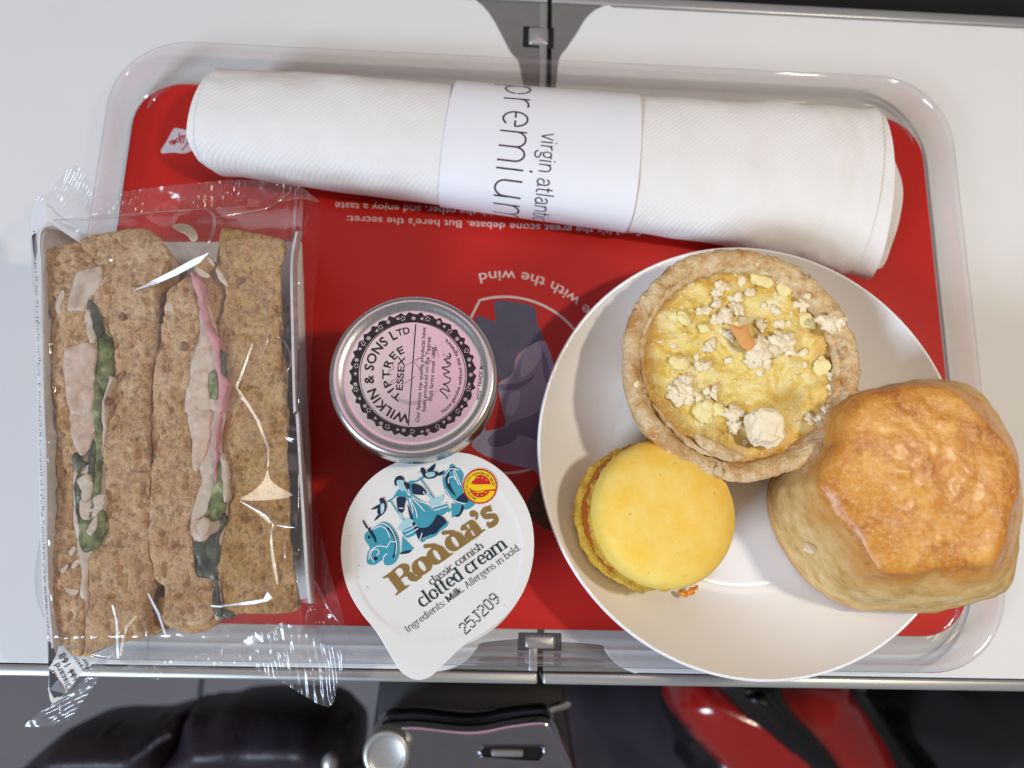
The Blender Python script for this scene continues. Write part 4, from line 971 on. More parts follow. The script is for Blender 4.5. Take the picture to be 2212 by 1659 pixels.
for k in range(NS + 1):
    t_ = k / NS; e = t_
    q = bx + (tx - bx) * e; z = zb + (zt - zb) * t_
    c_ = cb + (ct - cb) * e
    bul = 1 + .055 * math.sin(math.pi * t_) - .05 * (1 - t_) ** 6 
    q = c_ + (q - c_) * bul
    p3 = np.c_[q, z]
    crack = np.abs(fbm(np.c_[q * .05, z * .22], 1, 3, 51)); nz = fbm(p3, .10, 4, 52) * .7 + fbm(p3, .5, 3, 53) * .16 - .55 * (1 - sstep(0, .16, crack)) * math.sin(math.pi * t_)
    u = (q - c_) / np.linalg.norm(q - c_, axis=1)[:, None]
    Rg.append(np.c_[q + u * nz[:, None], z + nz * .25])
capz = np.array([(1, .0), (.985, .8), (.96, 1.5), (.92, 2.05), (.86, 2.5), (.8, 2.8), (.74, 3.05), (.68, 3.25), (.62, 3.4), (.56, 3.52), (.5, 3.6), (.43, 3.7), (.36, 3.76), (.3, 3.8), (.23, 3.83), (.16, 3.86), (.1, 3.88), (.04, 3.88)])
for s_ in np.r_[.985, .97, .95, .93, np.linspace(.91, .035, 44)]:
    dz = float(np.interp(s_, capz[::-1, 0], capz[::-1, 1]))
    fr_ = np.fft.rfft(rt); fr_ *= np.exp(-(np.arange(len(fr_)) / (1.2 + 40 * s_ ** 3)) ** 2); rd_ = np.fft.irfft(fr_, n); q = ct + np.c_[np.cos(g), np.sin(g)] * (rd_ * s_)[:, None]; p3 = np.c_[q, zt]
    nz = fbm(p3, .07, 3, 55) * .9 + fbm(p3, .35, 4, 56) * .32
    nz = fbm(q, .07, 3, 55) * .9 + fbm(q, .30, 2, 56) * .22
    Rg.append(np.c_[q, 45.5 + .05 * (q[:, 0] - ct[0]) + dz + nz * min(1, dz / 2)])
V, F = rings(Rg); F.append([(len(Rg) - 1) * n + j for j in range(n)])
kf = np.array([min(f) // n for f in F]); lvl = NS - 1.5 - 8 * sstep(.1, 1, np.cos(g - .35)) + 1.5 * fbm(np.c_[np.cos(g) * 4, np.sin(g) * 4, g * 0], 1, 4, 58)
is_top = np.array([kf[i] >= lvl[min(F[i]) % n] for i in range(len(F))])
rows = np.arange(len(V)) // n
edge_top = np.clip(1 - np.abs(rows - (NS + 2)) / 4.5, 0, 1) * (0.35 + .55 * fbm(V, .08, 3, 59).clip(0, 1))
edge_side = np.clip(1 - np.abs(rows - 1.5) / 2.5, 0, 1) * .7 + np.clip((rows - NS + 11) / 10, 0, 1) ** 1.3 * (.8 + .5 * fbm(V, .12, 3, 60)).clip(.3, 1)
for nm, mask, m_, ed in (('side', ~is_top, 'scone_side', edge_side), ('top_crust', is_top, 'scone_top', edge_top)):
    f2 = [F[i] for i in range(len(F)) if mask[i]]
    mk(nm, V, f2, M[m_], sn, attr={'edge': ed})
w = at(*zS([(330, 1095)])[0], 27); mk('crumb', *chunk(w + np.array([0, 0, .2]), (1.7, 1.2, 1.2), 3, 77, .5), M['crumb'], sn)
for nm in sn.children: nm.data.validate()

# ------------------------------------------------------------------ sandwiches
def bread_slice(par, P, seed, m='bread', zt=36.5, name='bread_slice', step=.42, zbot=14, amp=1.0, lean=(-3, 0)):
    out = smooth(P, 6)
    q_ = ats(out, zt)[:, :2]; out = q_ + np.c_[fbm(q_, .45, 3, seed + 7), fbm(q_, .45, 3, seed + 8)] * .4
    def top(x, y, d):
        p = np.c_[x, y]
        pores = np.minimum(fbm(p, .55, 3, seed + 2), 0)
        return zt - 1.0 * np.exp(-np.maximum(d, 0) / 1.6) + amp * (fbm(p, .07, 3, seed) * 1.1 + fbm(p, .9, 3, seed + 1) * .16 + np.minimum(fbm(p * np.array([1.3, .8]), .5, 3, seed + 4) + .25, 0) * 1.5)
    o2 = out
    return mk(name, *grid_sheet(o2, step, top, zbot, lean), M[m], par)
s1p = at(150, 960, 6); s2p = at(450, 960, 6)
sa = thing('sandwich', s1p, 'brown bread sandwich with chicken, cream and lettuce, the left one inside the clear packet', 'sandwich', 'brown bread sandwiches inside the clear packet')
sb = thing('sandwich', s2p, 'brown bread sandwich with pink ham edge and dark leaves, right one in the packet', 'sandwich', 'brown bread sandwiches inside the clear packet')
A_, B_ = zA, zB
cat = lambda *q: np.concatenate(q)
bread_slice(sa, cat(A_([(240, 640), (330, 600), (480, 570), (600, 740), (545, 960), (590, 1150), (580, 1300), (560, 1500), (575, 1640)]), B_([(585, 200), (560, 330), (470, 480), (475, 700), (490, 900), (510, 1100), (520, 1300), (510, 1610), (380, 1560), (320, 1400), (320, 1100), (330, 700), (330, 300)]), A_([(330, 1640), (310, 1300), (300, 1000), (260, 820)])), 201)
bread_slice(sa, cat(A_([(480, 570), (600, 515), (900, 490), (1060, 650), (970, 880), (972, 1180), (942, 1340), (932, 1640)]), B_([(936, 300), (928, 700), (926, 1000), (965, 1150), (925, 1230), (900, 1390), (930, 1490), (640, 1570), (505, 1620), (545, 1300), (560, 1000), (640, 900), (660, 750), (655, 650), (640, 400), (650, 200)]), A_([(645, 1600), (700, 1430), (690, 1280), (690, 1200), (650, 1130), (620, 1000), (590, 940), (630, 840), (610, 740)])), 211, zt=37)
bread_slice(sb, cat(A_([(1210, 775), (1110, 830), (1045, 900), (985, 1200), (955, 1340), (942, 1640)]), B_([(946, 300), (938, 800), (965, 1110), (1035, 1200), (1025, 1400), (1160, 1430), (1280, 1410), (1370, 1340), (1360, 1150), (1235, 1100), (1210, 900), (1180, 780), (1245, 600), (1285, 520), (1215, 330), (1175, 60)]), A_([(1170, 1600), (1205, 1400), (1260, 1180), (1270, 1050), (1245, 880)])), 221)
bread_slice(sb, cat(A_([(1400, 510), (1500, 500), (1640, 530), (1780, 560), (1810, 620), (1780, 780), (1780, 1200), (1808, 1400), (1808, 1640)]), B_([(1815, 100), (1820, 600), (1830, 900), (1880, 1250), (1870, 1335), (1480, 1355), (1400, 1310), (1385, 1150), (1350, 980), (1390, 850), (1440, 720), (1430, 560), (1405, 400), (1395, 200), (1415, 60)]), A_([(1420, 1600), (1400, 1400), (1365, 1150), (1405, 1000), (1430, 860), (1370, 770), (1400, 650)])), 231, zt=36, m='bread_gold', lean=(-9, 0))
def bit(par, name, P, m, z, h, seed, step=.4, n=4):
    h *= .6
    q_ = ats(smooth(P, n + 2), z)[:, :2]; out = q_ + np.c_[fbm(q_, .6, 3, seed + 7), fbm(q_, .6, 3, seed + 8)] * .3
    return mk(name, *grid_sheet(out, step, lambda x, y, d: z - h * np.exp(-np.maximum(d, 0) / .7) + fbm(np.c_[x, y], .25, 3, seed) * .4, z - 4 - h), M[m], par)
# under the filling, lower than the bread: cream
bit(sa, 'cream_filling', cat(A_([(540, 760), (620, 900), (690, 1200), (700, 1450), (655, 1650)]), B_([(670, 300), (675, 700), (640, 920), (560, 1050), (540, 1400), (500, 1400), (480, 1000), (460, 500), (560, 200)]), A_([(560, 1600), (540, 1200), (530, 950)])), 'cream', 36.0, .8, 301, .5)
bit(sb, 'cream_filling', cat(A_([(1215, 790), (1280, 900), (1370, 1150), (1420, 1400), (1420, 1650)]), B_([(1400, 300), (1440, 600), (1420, 800), (1390, 1340), (1350, 1340), (1330, 1100), (1200, 850), (1230, 600), (1270, 500), (1190, 200)]), A_([(1160, 1640), (1190, 1400), (1260, 1150), (1240, 900)])), 'cream', 35.8, .8, 302, .5)
for par_, cv, x, y, r in ((sa, zA, 775, 1052, 1.4), (sa, zA, 890, 775, 1.4), (sa, zA, 685, 1590, 1.5), (sa, zB, 400, 130, 1.6), (sb, zA, 1172, 1240, 1.4), (sb, zA, 1520, 830, 1.4)):
    px = cv([(x, y)])[0]; mk('grain', *chunk(at(px[0], px[1], 36.9), (r * .9, r * .65, .55), 3, int(x), .4, y), M['seed'], par_)
# dark gap between the two sandwiches is left open; the far slice edge behind the gap
bit(sb, 'bread_edge', A_([(1290, 660), (1380, 740), (1430, 860), (1400, 950), (1360, 1130), (1330, 1080), (1280, 880), (1215, 760)]), 'bread_gold', 33.2, .8, 303, .6)
bit(sb, 'bread_edge', B_([(990, 1270), (1040, 1250), (1360, 1330), (1390, 1380), (1270, 1470), (1150, 1460), (1010, 1400)]), 'bread_gold', 33, .8, 304, .6)
bit(sa, 'bread_edge', B_([(860, 1380), (960, 1330), (1010, 1400), (1020, 1460), (900, 1500)]), 'bread_gold', 31, .8, 305, .6)
bit(sa, 'chicken_piece', A_([(395, 1265), (440, 1240), (580, 1220), (592, 1400), (565, 1655), (440, 1655), (405, 1450)]), 'chicken', 37.6, .7, 311)
bit(sa, 'cream_patch', A_([(420, 1000), (470, 790), (560, 745), (640, 740), (625, 860), (560, 930), (530, 1000), (470, 1005)]), 'cream', 37.9, .6, 312)
bit(sa, 'chicken_piece', B_([(450, 20), (560, 0), (590, 180), (540, 330), (480, 330), (440, 200)]), 'chicken', 37.4, .7, 313)
bit(sa, 'lettuce_leaf', A_([(545, 955), (590, 965), (640, 1130), (690, 1200), (700, 1430), (640, 1570), (600, 1480), (560, 1420), (600, 1250), (600, 1130)]), 'lettuce', 36.8, .9, 321)
bit(sa, 'dark_leaf', A_([(545, 960), (575, 960), (640, 1120), (625, 1190), (590, 1130), (560, 1010)]), 'leaf', 37.6, .5, 322, .35)
bit(sa, 'lettuce_leaf', cat(A_([(590, 1450), (640, 1560)]), B_([(632, 100), (636, 350), (620, 560), (560, 720), (545, 900), (570, 700), (600, 420), (590, 100)])), 'lettuce', 36.9, .6, 323, .35)
bit(sa, 'dark_leaf', B_([(475, 325), (500, 370), (545, 400), (500, 420), (482, 470), (450, 380)]), 'leaf', 37.4, .5, 324, .3)
bit(sa, 'dark_leaf', B_([(545, 260), (600, 250), (595, 400), (575, 560), (520, 640), (500, 780), (480, 720), (470, 480), (540, 490), (560, 400), (535, 320)]), 'leaf', 36.6, .6, 325, .35)
bit(sa, 'lettuce_leaf', B_([(490, 740), (560, 760), (640, 690), (662, 760), (640, 890), (560, 960), (500, 930)]), 'lettuce', 36.9, .8, 326, .35)
bit(sa, 'cream_patch', B_([(585, 625), (640, 590), (662, 650), (630, 690), (590, 680)]), 'cream', 37.6, .5, 327, .35)
bit(sa, 'cream_patch', B_([(560, 780), (600, 730), (600, 800), (570, 850), (540, 830)]), 'cream', 37.6, .5, 328, .3)
bit(sb, 'chicken_piece', cat(A_([(1270, 1180), (1330, 1150), (1340, 1300), (1320, 1500), (1340, 1650)]), B_([(1330, 100), (1310, 300), (1220, 450), (1210, 200), (1175, 60)]), A_([(1170, 1640), (1230, 1400)])), 'chicken', 36.2, .7, 331)
bit(sb, 'ham_slice', cat(A_([(1205, 780), (1250, 800), (1300, 1000), (1335, 1130), (1375, 1190), (1395, 1400), (1440, 1475), (1425, 1530), (1400, 1640)]), B_([(1390, 80), (1370, 250), (1362, 500), (1350, 500), (1352, 250), (1375, 50)]), A_([(1378, 1600), (1370, 1420), (1330, 1210), (1290, 1130), (1250, 950)])), 'ham', 38.2, .7, 332, .3)
bit(sb, 'lettuce_leaf', A_([(1320, 1420), (1360, 1400), (1385, 1520), (1360, 1570), (1320, 1540)]), 'lettuce', 37.2, .7, 333, .35)
bit(sb, 'dark_leaf', A_([(1380, 1280), (1400, 1270), (1420, 1400), (1400, 1420), (1385, 1360)]), 'leaf', 37.4, .4, 334, .3)
bit(sb, 'lettuce_leaf', B_([(1350, 380), (1400, 420), (1430, 600), (1410, 720), (1340, 770), (1290, 720), (1340, 560)]), 'lettuce', 36.9, .9, 335, .35)
bit(sb, 'chicken_piece', B_([(1200, 790), (1260, 750), (1310, 830), (1290, 890), (1230, 890)]), 'chicken', 37.4, .6, 336, .35)
bit(sb, 'dark_leaf', B_([(1210, 905), (1280, 880), (1375, 830), (1390, 720), (1425, 740), (1380, 870), (1400, 1000), (1370, 1130), (1395, 1350), (1350, 1330), (1330, 1140), (1260, 1110), (1235, 1000)]), 'leaf', 36.8, .8, 337, .35)
bit(sa, 'cream_patch', cat(A_([(690, 1440), (712, 1450), (668, 1560), (662, 1650)]), B_([(668, 60), (660, 240), (644, 330), (642, 100)]), A_([(650, 1600)])), 'cream', 37.3, .4, 341, .35)
bit(sa, 'cream_patch', A_([(560, 1010), (600, 1130), (590, 1215), (560, 1210), (545, 1100)]), 'cream', 37.2, .4, 342, .35)
bit(sa, 'cream_patch', B_([(490, 500), (560, 470), (580, 560), (530, 650), (505, 600)]), 'cream', 37.1, .4, 343, .35)
bit(sa, 'bread_crumb', B_([(370, 60), (430, 40), (440, 150), (400, 180), (360, 140)]), 'bread_gold', 37.6, .5, 344, .35)
bit(sb, 'cream_patch', cat(A_([(1345, 1180), (1380, 1230), (1385, 1330), (1350, 1300)])), 'cream', 37.2, .4, 345, .35)
bit(sb, 'cream_patch', B_([(1395, 330), (1425, 420), (1440, 560), (1420, 640), (1400, 500), (1380, 420)]), 'cream', 37.2, .4, 346, .35)
bit(sb, 'cream_patch', B_([(1230, 790), (1290, 740), (1320, 800), (1280, 870)]), 'cream', 37.7, .4, 347, .35)
bit(sb, 'cream_patch', A_([(1375, 740), (1430, 830), (1425, 860), (1375, 800), (1365, 760)]), 'cream', 36.6, .4, 348, .35)
bit(sb, 'dark_leaf', B_([(1380, 1330), (1440, 1330), (1475, 1360), (1440, 1385), (1390, 1350)]), 'leaf', 36, .5, 338, .3)

# ------------------------------------------------------------------ the packet: card sleeve and clear film
pk = thing('sandwich_packet', at(380, 960, 2), 'clear film sandwich packet with a white card sleeve at the left of the tray', 'packet')
def wall(name, top_pts, z_top, z_bot, th, mat_, shear=0.0):
    a_ = ats(smooth(np.array(top_pts, float), 8, False), z_top); b_ = a_.copy(); b_[:, 2] = z_bot; b_[:, 0] += shear
    o = np.array([th, 0, 0])
    return mk(name, *rings([b_, a_, a_ + o, b_ + o], closed=False), mat_, pk, flat=True)
rw = np.concatenate([zA([(1885, 515), (1865, 600), (1850, 760), (1858, 1200), (1870, 1640)]), zB([(1885, 100), (1910, 500), (1935, 900), (1950, 1140), (1966, 1285)])])
rz = np.concatenate([np.linspace(36, 40, 16), np.full(200, 40)])
wa = ats(smooth(rw, 6, False), 39.5); wb = ats(smooth(rw, 6, False) + [11, 0], 4)
mk('card_wall', *rings([wb, wa, wa - [.7, 0, 0], wb - [.7, 0, 0]], closed=False), M['card'], pk, flat=True)
lw_px = [(110, 486), (84, 505), (86, 600), (90, 837), (97, 1000), (99, 1240), (111, 1400)]
wall('card_wall', lw_px, 38.0, 1, .5, M['card'], 2.0)
bx0 = ats([(112, 520), (112, 1400)], 6); bx1 = ats([(650, 520), (678, 1290)], 6)
mk('card_base', *prism([bx0[0][:2], bx1[0][:2], bx1[1][:2], bx0[1][:2]], 4.2, 4.9), M['card'], pk, flat=True)
# printed flap of the sleeve folded outward along the left edge
def pxsheet(name, P, zf, m, step=4.0, par=pk, thick=None):
    """sheet laid out in the plane of the packet, heights from zf, as world geometry"""
    out = smooth(np.asarray(P, float), 3)
    V, F = grid_sheet(out, step, lambda x, y, d: zf(x, y, d))
    return mk(name, ats(V[:, :2], V[:, 2]), [f[::-1] for f in F], m, par)
lf = [(75, 432), (110, 450), (112, 486), (86, 508), (88, 600), (90, 837), (97, 1000), (99, 1240), (112, 1380), (160, 1400), (205, 1425), (180, 1450), (140, 1500), (113, 1519), (105, 1490), (105, 1431), (90, 1240), (81, 932), (80, 837), (72, 600), (66, 502)]
lzf = lambda x, y, d: 33 - 6 * sstep(1380, 1500, y) + 3.5 * sstep(66, 100, x) * (1 - sstep(1380, 1400, y)) + .4 * np.sin(y * .02)
flap = pxsheet('printed_flap', lf, lzf, M['card'], 3.0)
onf = lambda v, lift: ats(v, lzf(v[:, 0], v[:, 1], 0) + .25 + lift)
tk = []
for k in range(150):
    y = 500 + k * 6.2 + random.uniform(-1, 1); x = np.interp(y, [500, 600, 837, 932, 1240, 1431], [70, 74, 82, 83, 92, 106]) + random.uniform(0, 3)
    if random.random() < .8: tk.append(stroke([(x, y), (x + random.uniform(2, 5), y + random.uniform(-1, 1))], random.uniform(1.6, 3.0)))
tk.append(poly([(69, 508), (77, 506), (80, 540), (76, 560), (72, 545)]))
printed('print_marks', tk, onf, M['ink_soft'], flap)
rot_line = lambda s, p0, p1, h: fit_line(text(s, .006), zC([p0])[0], zC([p1])[0], h * .366)
printed('lettering', [rot_line('Discard', (425, 520), (345, 370), 38), rot_line('H 168', (450, 440), (375, 310), 42), rot_line('Hour', (465, 485), (425, 400), 30), rot_line('Discar', (380, 560), (310, 400), 40), rot_line('for', (530, 400), (500, 340), 30), rot_line('rating', (500, 410), (430, 310), 24)], onf, M['ink_black'], flap)
printed('print_marks', [poly(zC([(285, 220), (320, 260), (325, 330), (300, 380), (285, 400)])), poly(zC([(290, 420), (340, 470), (380, 550), (320, 580), (290, 530)])), poly(zC([(310, 200), (340, 215), (335, 260), (315, 250)]))], onf, M['ink_soft'], flap)
# film
fp = [(75, 430), (113, 472), (253, 461), (441, 450), (560, 444), (643, 425), (690, 437), (686, 560), (676, 700), (671, 900), (676, 1050), (692, 1137), (713, 1233), (745, 1349), (748, 1414), (700, 1400), (610, 1345), (545, 1374), (400, 1422), (303, 1434), (253, 1424), (240, 1402), (205, 1479), (139, 1535), (113, 1519), (104, 1490), (104, 1431), (89, 1240), (80, 932), (79, 837), (70, 600), (65, 502)]
def film_z(x, y, d=None):
    p = np.c_[x, y]
    z = 41.0 - 13 * sstep(520, 430, y) - 18 * sstep(1370, 1470, y) - 8 * sstep(105, 66, x) - 26 * sstep(645, 700, x)
    flat_ = sstep(470, 520, y) * sstep(1400, 1330, y) * sstep(90, 140, x) * sstep(640, 600, x)
    amp = 1.5 - 1.15 * flat_
    rid = 1 - np.abs(fbm(p, .009, 2, 401)); rid2 = 1 - np.abs(fbm(p * np.array([1, .6]), .02, 2, 402))
    return z + amp * (rid ** 3 * .9 + rid2 ** 4 * .6) + .5 * fbm(p, .006, 2, 405)
pxsheet('film_wrap', fp, film_z, M['film'], 4.0)
def crimp(name, P, z0f, ang, lam, amp, m='film_seal', step=2.2):
    ca, sa_ = math.cos(math.radians(ang)), math.sin(math.radians(ang))
    f = lambda x, y, d: z0f(x, y) + amp * np.sin((x * ca + y * sa_) * 2 * math.pi / lam + 1.5 * fbm(np.c_[x, y], .02, 2, 411)) * sstep(-.2, .4, fbm(np.c_[x, y], .018, 2, 412) + .35) + 1.2 * fbm(np.c_[x, y], .016, 3, 413)
    return pxsheet(name, P, f, M[m], step)
crimp('end_seal', [(191, 433), (255, 415), (441, 393), (520, 388), (600, 395), (646, 402), (672, 420), (690, 437), (643, 430), (560, 446), (441, 452), (253, 462), (193, 472)], lambda x, y: 27 + .03 * (440 - y) + 0 * x, 4, 15, .2)
crimp('end_seal', [(161, 356), (190, 384), (212, 408), (195, 433), (191, 465), (113, 474), (79, 430), (113, 413), (120, 396)], lambda x, y: 26 + .06 * (470 - y), 28, 15, .2)
crimp('end_seal', [(113, 1519), (73, 1549), (55, 1570), (139, 1561), (175, 1520), (205, 1479), (249, 1395), (228, 1405), (170, 1480)], lambda x, y: 18 - .05 * (y - 1400), 65, 17, .2)
crimp('end_seal', [(249, 1388), (253, 1424), (326, 1468), (366, 1457), (457, 1440), (523, 1428), (531, 1395), (470, 1405), (400, 1420), (303, 1433)], lambda x, y: 17 + 0 * x, 2, 13, .18)
crimp('end_seal', [(525, 1385), (531, 1431), (620, 1480), (710, 1528), (730, 1470), (747, 1413), (690, 1388), (610, 1345)], lambda x, y: 16 - .03 * (y - 1400) + 0 * x, -8, 16, .2)
# creases that catch the light, as thin folded ridges of the same film
def fold(P, r=.45, dz=.5, nsub=5):
    q = smooth(np.asarray(P, float), nsub, False); c = ats(q, film_z(q[:, 0], q[:, 1]) + dz)
    T = np.gradient(c, axis=0); T /= np.linalg.norm(T, axis=1)[:, None]; N = np.cross(T, [0, 0, 1.0]); N /= np.linalg.norm(N, axis=1)[:, None]; B = np.cross(N, T)
    r *= .75; tp = np.minimum(1, np.minimum(np.arange(len(c)), np.arange(len(c))[::-1]) / 4 + .15)[:, None] * r
    rows = [c + N * tp * math.cos(b) * 1.3 + B * tp * (math.sin(b) - .3) for b in np.linspace(-.2, math.pi + .2, 7)]
    mk('film_fold', *rings(rows, closed=False), M['fold'], pk)
fold(zA([(1320, 650), (1260, 690), (1100, 780), (960, 845), (840, 886)]), .7)
fold(np.r_[zA([(1590, 1220), (1530, 1400), (1490, 1500), (1560, 1600)]), zB([(1560, 20), (1625, 130), (1690, 300), (1690, 440)])], .5)
fold(zB([(1520, 640), (1640, 700), (1715, 770), (1710, 900), (1735, 1050), (1755, 1165)]), .5)
fold(zB([(1800, 880), (1795, 1000), (1783, 1130)]), .4); fold(zB([(1745, 790), (1820, 800), (1875, 806)]), .35)
fold(zB([(1330, 1300), (1450, 1298), (1560, 1280), (1660, 1272), (1690, 1215)]), .7)
fold(zB([(710, 1300), (738, 1400), (747, 1520), (742, 1630)]), .55); fold(zB([(855, 1365), (800, 1430), (775, 1520), (760, 1615)]), .55)
fold(zB([(930, 1220), (1000, 1350), (1045, 1480)]), .4); fold(zB([(900, 1390), (930, 1500), (935, 1650)]), .35)
fold(zA([(330, 440), (480, 510), (600, 600), (700, 690)]), .5); fold(zA([(330, 442), (600, 432), (850, 405), (1290, 372)]), .5)
fold(zA([(1290, 372), (1350, 420), (1330, 560), (1230, 690)]), .5); fold(zA([(1870, 250), (1860, 420), (1850, 620), (1838, 840)]), .5)
fold(zA([(1640, 1260), (1760, 1180), (1840, 1310), (1800, 1420), (1700, 1530), (1580, 1570)]), .25); fold(zA([(1700, 850), (1680, 1000), (1690, 1200), (1570, 1470)]), .25)
fold(zB([(1900, 1050), (1990, 1150), (2060, 1290), (2150, 1420)]), .4); fold(zB([(1830, 1130), (1950, 1100), (2060, 1040)]), .3)
fold(zA([(300, 330), (380, 420), (500, 480)]), .4); fold(zA([(1350, 430), (1500, 400), (1700, 360), (1850, 250)]), .4)
# glints put into the shape: added film slivers angled to mirror a lamp
LAMP = dict(warm=np.array([258, 6, 430.0]), window=np.array([-900, -760, 760.0]))
def facet(P, lamp, name='film_glint', zc=43.2, bend=.0):
    """a tight flat bit of film turned so that it mirrors a lamp"""
    P = np.asarray(P, float); cen = P.mean(0); W0 = at(cen[0], cen[1], zc)
    toC = CAM - W0; toC /= np.linalg.norm(toC); toL = LAMP[lamp] - W0; toL /= np.linalg.norm(toL); hn = toC + toL; hn /= np.linalg.norm(hn)
    pts = []
    for q in P:
        d = MC.T @ np.array([(q[0] - CX) / FPX, (q[1] - CY) / FPX, 1.0]); pts.append(CAM + d * (((W0 - CAM) @ hn) / (d @ hn)))
    pts = np.array(pts)
    return mk(name, pts, [t[::-1] for t in tri2(pts[:, :2])], M['facet'], pk, flat=True)
facet(smooth(zB([(1690, 440), (1712, 505), (1770, 555), (1850, 603), (1700, 632), (1520, 630), (1600, 575), (1665, 510)]), 3), 'warm')
facet(zA([(1322, 648), (1260, 715), (1120, 790), (980, 850), (838, 890), (960, 828), (1100, 755), (1220, 690)]), 'window', zc=44)
facet(zB([(1340, 1308), (1480, 1300), (1600, 1290), (1690, 1272), (1722, 1250), (1690, 1212), (1665, 1258), (1560, 1275), (1450, 1292)]), 'window', zc=43)
facet(zB([(1520, 640), (1630, 700), (1715, 768), (1705, 782), (1625, 716)]), 'warm'); facet(zB([(1712, 800), (1722, 900), (1740, 1050), (1760, 1168), (1746, 1160), (1722, 1050), (1706, 900)]), 'warm')
facet(zB([(852, 1358), (864, 1372), (808, 1440), (784, 1530), (766, 1620), (754, 1612), (768, 1520), (792, 1430)]), 'warm', zc=41)
facet(zB([(705, 1295), (716, 1300), (742, 1400), (752, 1630), (739, 1630), (730, 1400)]), 'window', zc=41)
facet(zA([(1592, 1222), (1600, 1230), (1542, 1400), (1502, 1500), (1490, 1498), (1528, 1395)]), 'warm'); facet(np.r_[zA([(1490, 1500), (1503, 1500), (1572, 1600)]), zB([(1640, 130), (1700, 300), (1696, 435), (1684, 300), (1618, 130), (1550, 20)])], 'warm')
facet(zB([(930, 1218), (942, 1226), (1010, 1350), (1050, 1482), (1036, 1476), (992, 1350)]), 'window', zc=40)
facet(zA([(470, 505), (500, 500), (495, 520), (480, 520)]), 'window', zc=38); facet(zA([(345, 440), (395, 438), (390, 450), (350, 450)]), 'window', zc=34)
facet(zA([(690, 690), (712, 688), (708, 705), (694, 703)]), 'window', zc=43)
# smears of cream on the inside of the film
for P in ([(1090, 480), (1160, 465), (1230, 500), (1250, 560), (1215, 580), (1180, 540), (1120, 510)], [(390, 885), (408, 910), (380, 980), (385, 1030), (360, 1030), (352, 980)], [(1040, 1000), (1070, 960), (1095, 1010), (1065, 1020)], [(1240, 740), (1325, 790), (1310, 808), (1260, 790)], [(1300, 670), (1340, 690), (1355, 735), (1325, 715)]):
    q = smooth(zA(P), 4); V, F = poly(q); mk('cream_smear', ats(V, film_z(V[:, 0], V[:, 1]) - .9), F, M['cream'], pk)
for P in ([(435, 960), (465, 925), (480, 940), (450, 985)], [(450, 1050), (480, 1015), (520, 1015), (540, 1050), (500, 1035), (465, 1065)], [(400, 1150), (420, 1190), (495, 1200), (470, 1235), (420, 1210)], [(385, 1070), (430, 1040), (420, 1070), (395, 1095)], [(1310, 450), (1330, 420), (1350, 450), (1325, 475)]):
    q = smooth(zB(P), 4); V, F = poly(q); mk('cream_smear', ats(V, film_z(V[:, 0], V[:, 1]) - .9), F, M['cream'], pk)

# ------------------------------------------------------------------ below and behind the table
def dome(name, P, z, h, w_, m, par, step=2.0, n=5, bot=None, extra=None):
    out = ats(smooth(np.asarray(P, float), n), z - h * .7)[:, :2]
    f = lambda x, y, d: z - h + h * np.sqrt(np.clip(1 - (1 - np.clip(np.maximum(d, 0) / w_, 0, 1)) ** 2, 0, 1)) + (extra(x, y) if extra else 0)
    return mk(name, *grid_sheet(out, step, f, z - h - 30 if bot is None else bot), m, par)
lv = at(1180, 1600, -58)
br = thing('latch_bracket', (lv[0], lv[1], -70), 'chrome latch bracket with a slot and round pin below the front of the table', 'bracket')
bp_ = zH([(285, 1010), (262, 880), (264, 760), (295, 680), (370, 615), (480, 603), (600, 602), (860, 630), (1000, 625), (1130, 598), (1250, 580), (1370, 570), (1430, 590), (1475, 660), (1520, 780), (1575, 900), (1600, 1000)])
bw = ats(smooth(bp_, 5, False), -58)[:, :2]
mk('bracket_plate', *prism(bw, -78, -58, 4.0), M['chrome'], br)
sl_ = zH([(985, 800), (1005, 770), (1040, 762), (1340, 762), (1375, 780), (1382, 815), (1360, 845), (1320, 855), (1030, 835), (1000, 825)])
so = ats(smooth(sl_, 4), -57.8)[:, :2]; sc_ = so.mean(0)
mk('slot_lip', *rings([np.c_[sc_ + (so - sc_) * k_, np.full(len(so), z_)] for k_, z_ in ((1.10, -58.2), (1.06, -56.9), (1.01, -56.6), (.98, -57.2), (.97, -59))]), M['chrome'], br)
mk('slot', *prism(sc_ + (so - sc_) * .99, -60, -57.6), M['black'], br, flat=True)
sw = ats(zH([(1050, 785), (1255, 785), (1255, 832), (1050, 832)]), -56.5)[:, :2]
mk('slider', *box(sw[:, 0].min(), sw[:, 0].max(), sw[:, 1].min(), sw[:, 1].max(), -60, -55.8, .8), M['hinge'], br)
pw = at(*zH([(386, 822)])[0], -52)
mk('pin', *lathe([(8.6, -70), (8.6, -53.4), (8.0, -52.2), (6.6, -51.8), (6.2, -52.3), (5.6, -52.6), (.01, -52.5)], (pw[0], pw[1], 0), 64), M['steel'], br)
ho = zH([(400, 690), (450, 690), (490, 730), (500, 755)])
hw_ = ats(smooth(ho, 6, False), -56); b6 = np.arange(8) * math.pi / 4
mk('bracket_hook', *rings([c_ + np.c_[np.cos(b6) * 1.6, np.sin(b6) * 1.2, np.sin(b6 + .6) * 1.6] for c_ in hw_], cap0=True, cap1=True), M['chrome'], br)
ab = at(1150, 1540, -85)
bx_ = thing('arm_housing', (ab[0], ab[1], -120), 'dark grey housing behind the chrome latch bracket', 'housing')
mk('housing_body', *prism(ats(zH([(350, 300), (1505, 300), (1525, 480), (1560, 700), (1590, 900), (1600, 1050), (240, 1050), (300, 650)]), -84)[:, :2], -150, -84, 3), M['grey_box'], bx_)
ln_ = ats(smooth(zH([(1400, 560), (1425, 540), (1490, 520), (1525, 502)]), 5, False), -80)
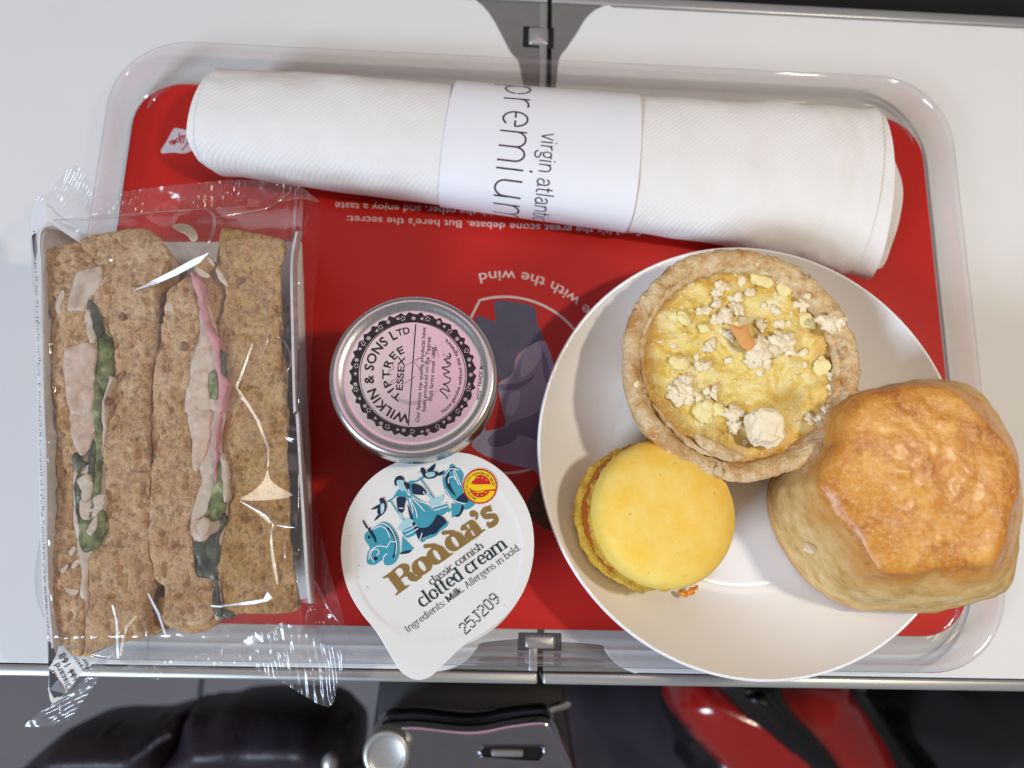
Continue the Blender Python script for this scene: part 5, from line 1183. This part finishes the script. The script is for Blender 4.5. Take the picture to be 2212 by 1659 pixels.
mk('housing_clip', *rings([c_ + np.c_[np.cos(b6) * 2, np.sin(b6) * 1.6, np.sin(b6 + .6) * 2] for c_ in ln_], cap0=True, cap1=True), M['steel'], bx_)
lb = at(420, 1610, -210)
lg = thing('leather_bag', (lb[0], lb[1], -260), 'dark purple leather bag under the left front of the table', 'bag')
wr = lambda x, y: 3.5 * fbm(np.c_[x, y], .03, 3, 501)
dome('bag_panel', zC([(90, 1010), (250, 860), (400, 760), (560, 728), (800, 725), (950, 692), (1080, 650), (1120, 690), (1060, 800), (1030, 991), (1020, 1080), (60, 1080)]), -200, 45, 45, M['leather'], lg, 3.5, extra=wr)
dome('bag_panel', zC([(1060, 720), (1110, 650), (1250, 640), (1400, 600), (1800, 592), (1960, 625), (2040, 700), (2100, 785), (2090, 991), (2080, 1080), (1000, 1080), (1030, 850)]), -190, 50, 60, M['leather'], lg, 3.5, extra=wr)
w = at(*zC([(1945, 965)])[0], -170); mk('rivet', *chunk(w, (4.2, 5.5, 3), 2, 5, .1), M['steel'], lg)
zz_ = ats(smooth(zC([(780, 950), (850, 905), (890, 870), (940, 830), (1000, 800)]), 5, False), -184)
mk('zip', *rings([c_ + np.c_[np.cos(b6) * 1.7, np.sin(b6) * 1.7, np.sin(b6 + .6) * 1.7] for c_ in zz_], cap0=True, cap1=True), M['leather'], lg)
rc = at(1800, 1600, -150)
rd = thing('travel_case', (rc[0], rc[1], -200), 'glossy red rounded case with a black centre band under the right front of the table', 'case')
dome('black_rim', zR([(165, 830), (170, 720), (230, 600), (1100, 560), (1230, 640), (1450, 900), (1600, 1100), (1700, 1250), (400, 1250), (260, 1060), (190, 930)]), -168, 30, 16, M['black'], rd, 2.2)
dome('red_shell', zR([(178, 770), (235, 600), (480, 560), (900, 555), (1160, 590), (1230, 720), (1310, 830), (1420, 1000), (1490, 1141), (1560, 1290), (1400, 1400), (600, 1400), (520, 1240), (380, 1090), (290, 985), (205, 860)]), -148, 26, 48, M['lacquer'], rd, 2.0)
dome('black_band', zR([(370, 600), (740, 600), (800, 720), (870, 830), (1000, 955), (1100, 1090), (1170, 1250), (1010, 1240), (950, 1150), (800, 1035), (700, 945), (560, 830), (470, 735)]), -143, 10, 12, M['black'], rd, 1.6)
dome('grip', zR([(560, 735), (600, 690), (680, 690), (760, 760), (825, 860), (800, 905), (750, 915), (690, 860)]), -138, 8, 8, M['black'], rd, 1.2)
cu = at(1400, 1600, -300)
cs = thing('floor_shade_patch', (cu[0], cu[1], -380), 'added dark purple grey sheet for the shaded floor between the latch bracket and the red case', 'floor_shade')
dome('shade_sheet', zH([(1300, 300), (2300, 300), (2500, 1100), (1300, 1100)]), -300, 40, 40, M['floor_shade'], cs, 4.0, extra=lambda x, y: 4 * fbm(np.c_[x, y], .02, 3, 521))  # dark sheet added in place of the shaded floor
fb = at(2060, 1620, -150)
fbn = thing('fabric_bundle', (fb[0], fb[1], -220), 'black cloth bundle under the right end of the table beside the red case', 'cloth')
dome('cloth', zR([(1640, 690), (1720, 600), (2300, 560), (2350, 1300), (1700, 1300), (1600, 1120), (1480, 980), (1470, 860)]), -150, 55, 50, M['cloth'], fbn, 3.5, extra=lambda x, y: 5 * fbm(np.c_[x, y], .025, 3, 511))
sbk = thing('dark_backdrop', (60, 190, -200), 'added dark block just beyond the far edge of the table', 'backdrop')
mk('backdrop_block', *box(-330, 420, 156, 300, -460, -24, 14), M['cloth'], sbk)  # added block, stands for the dark beyond the table
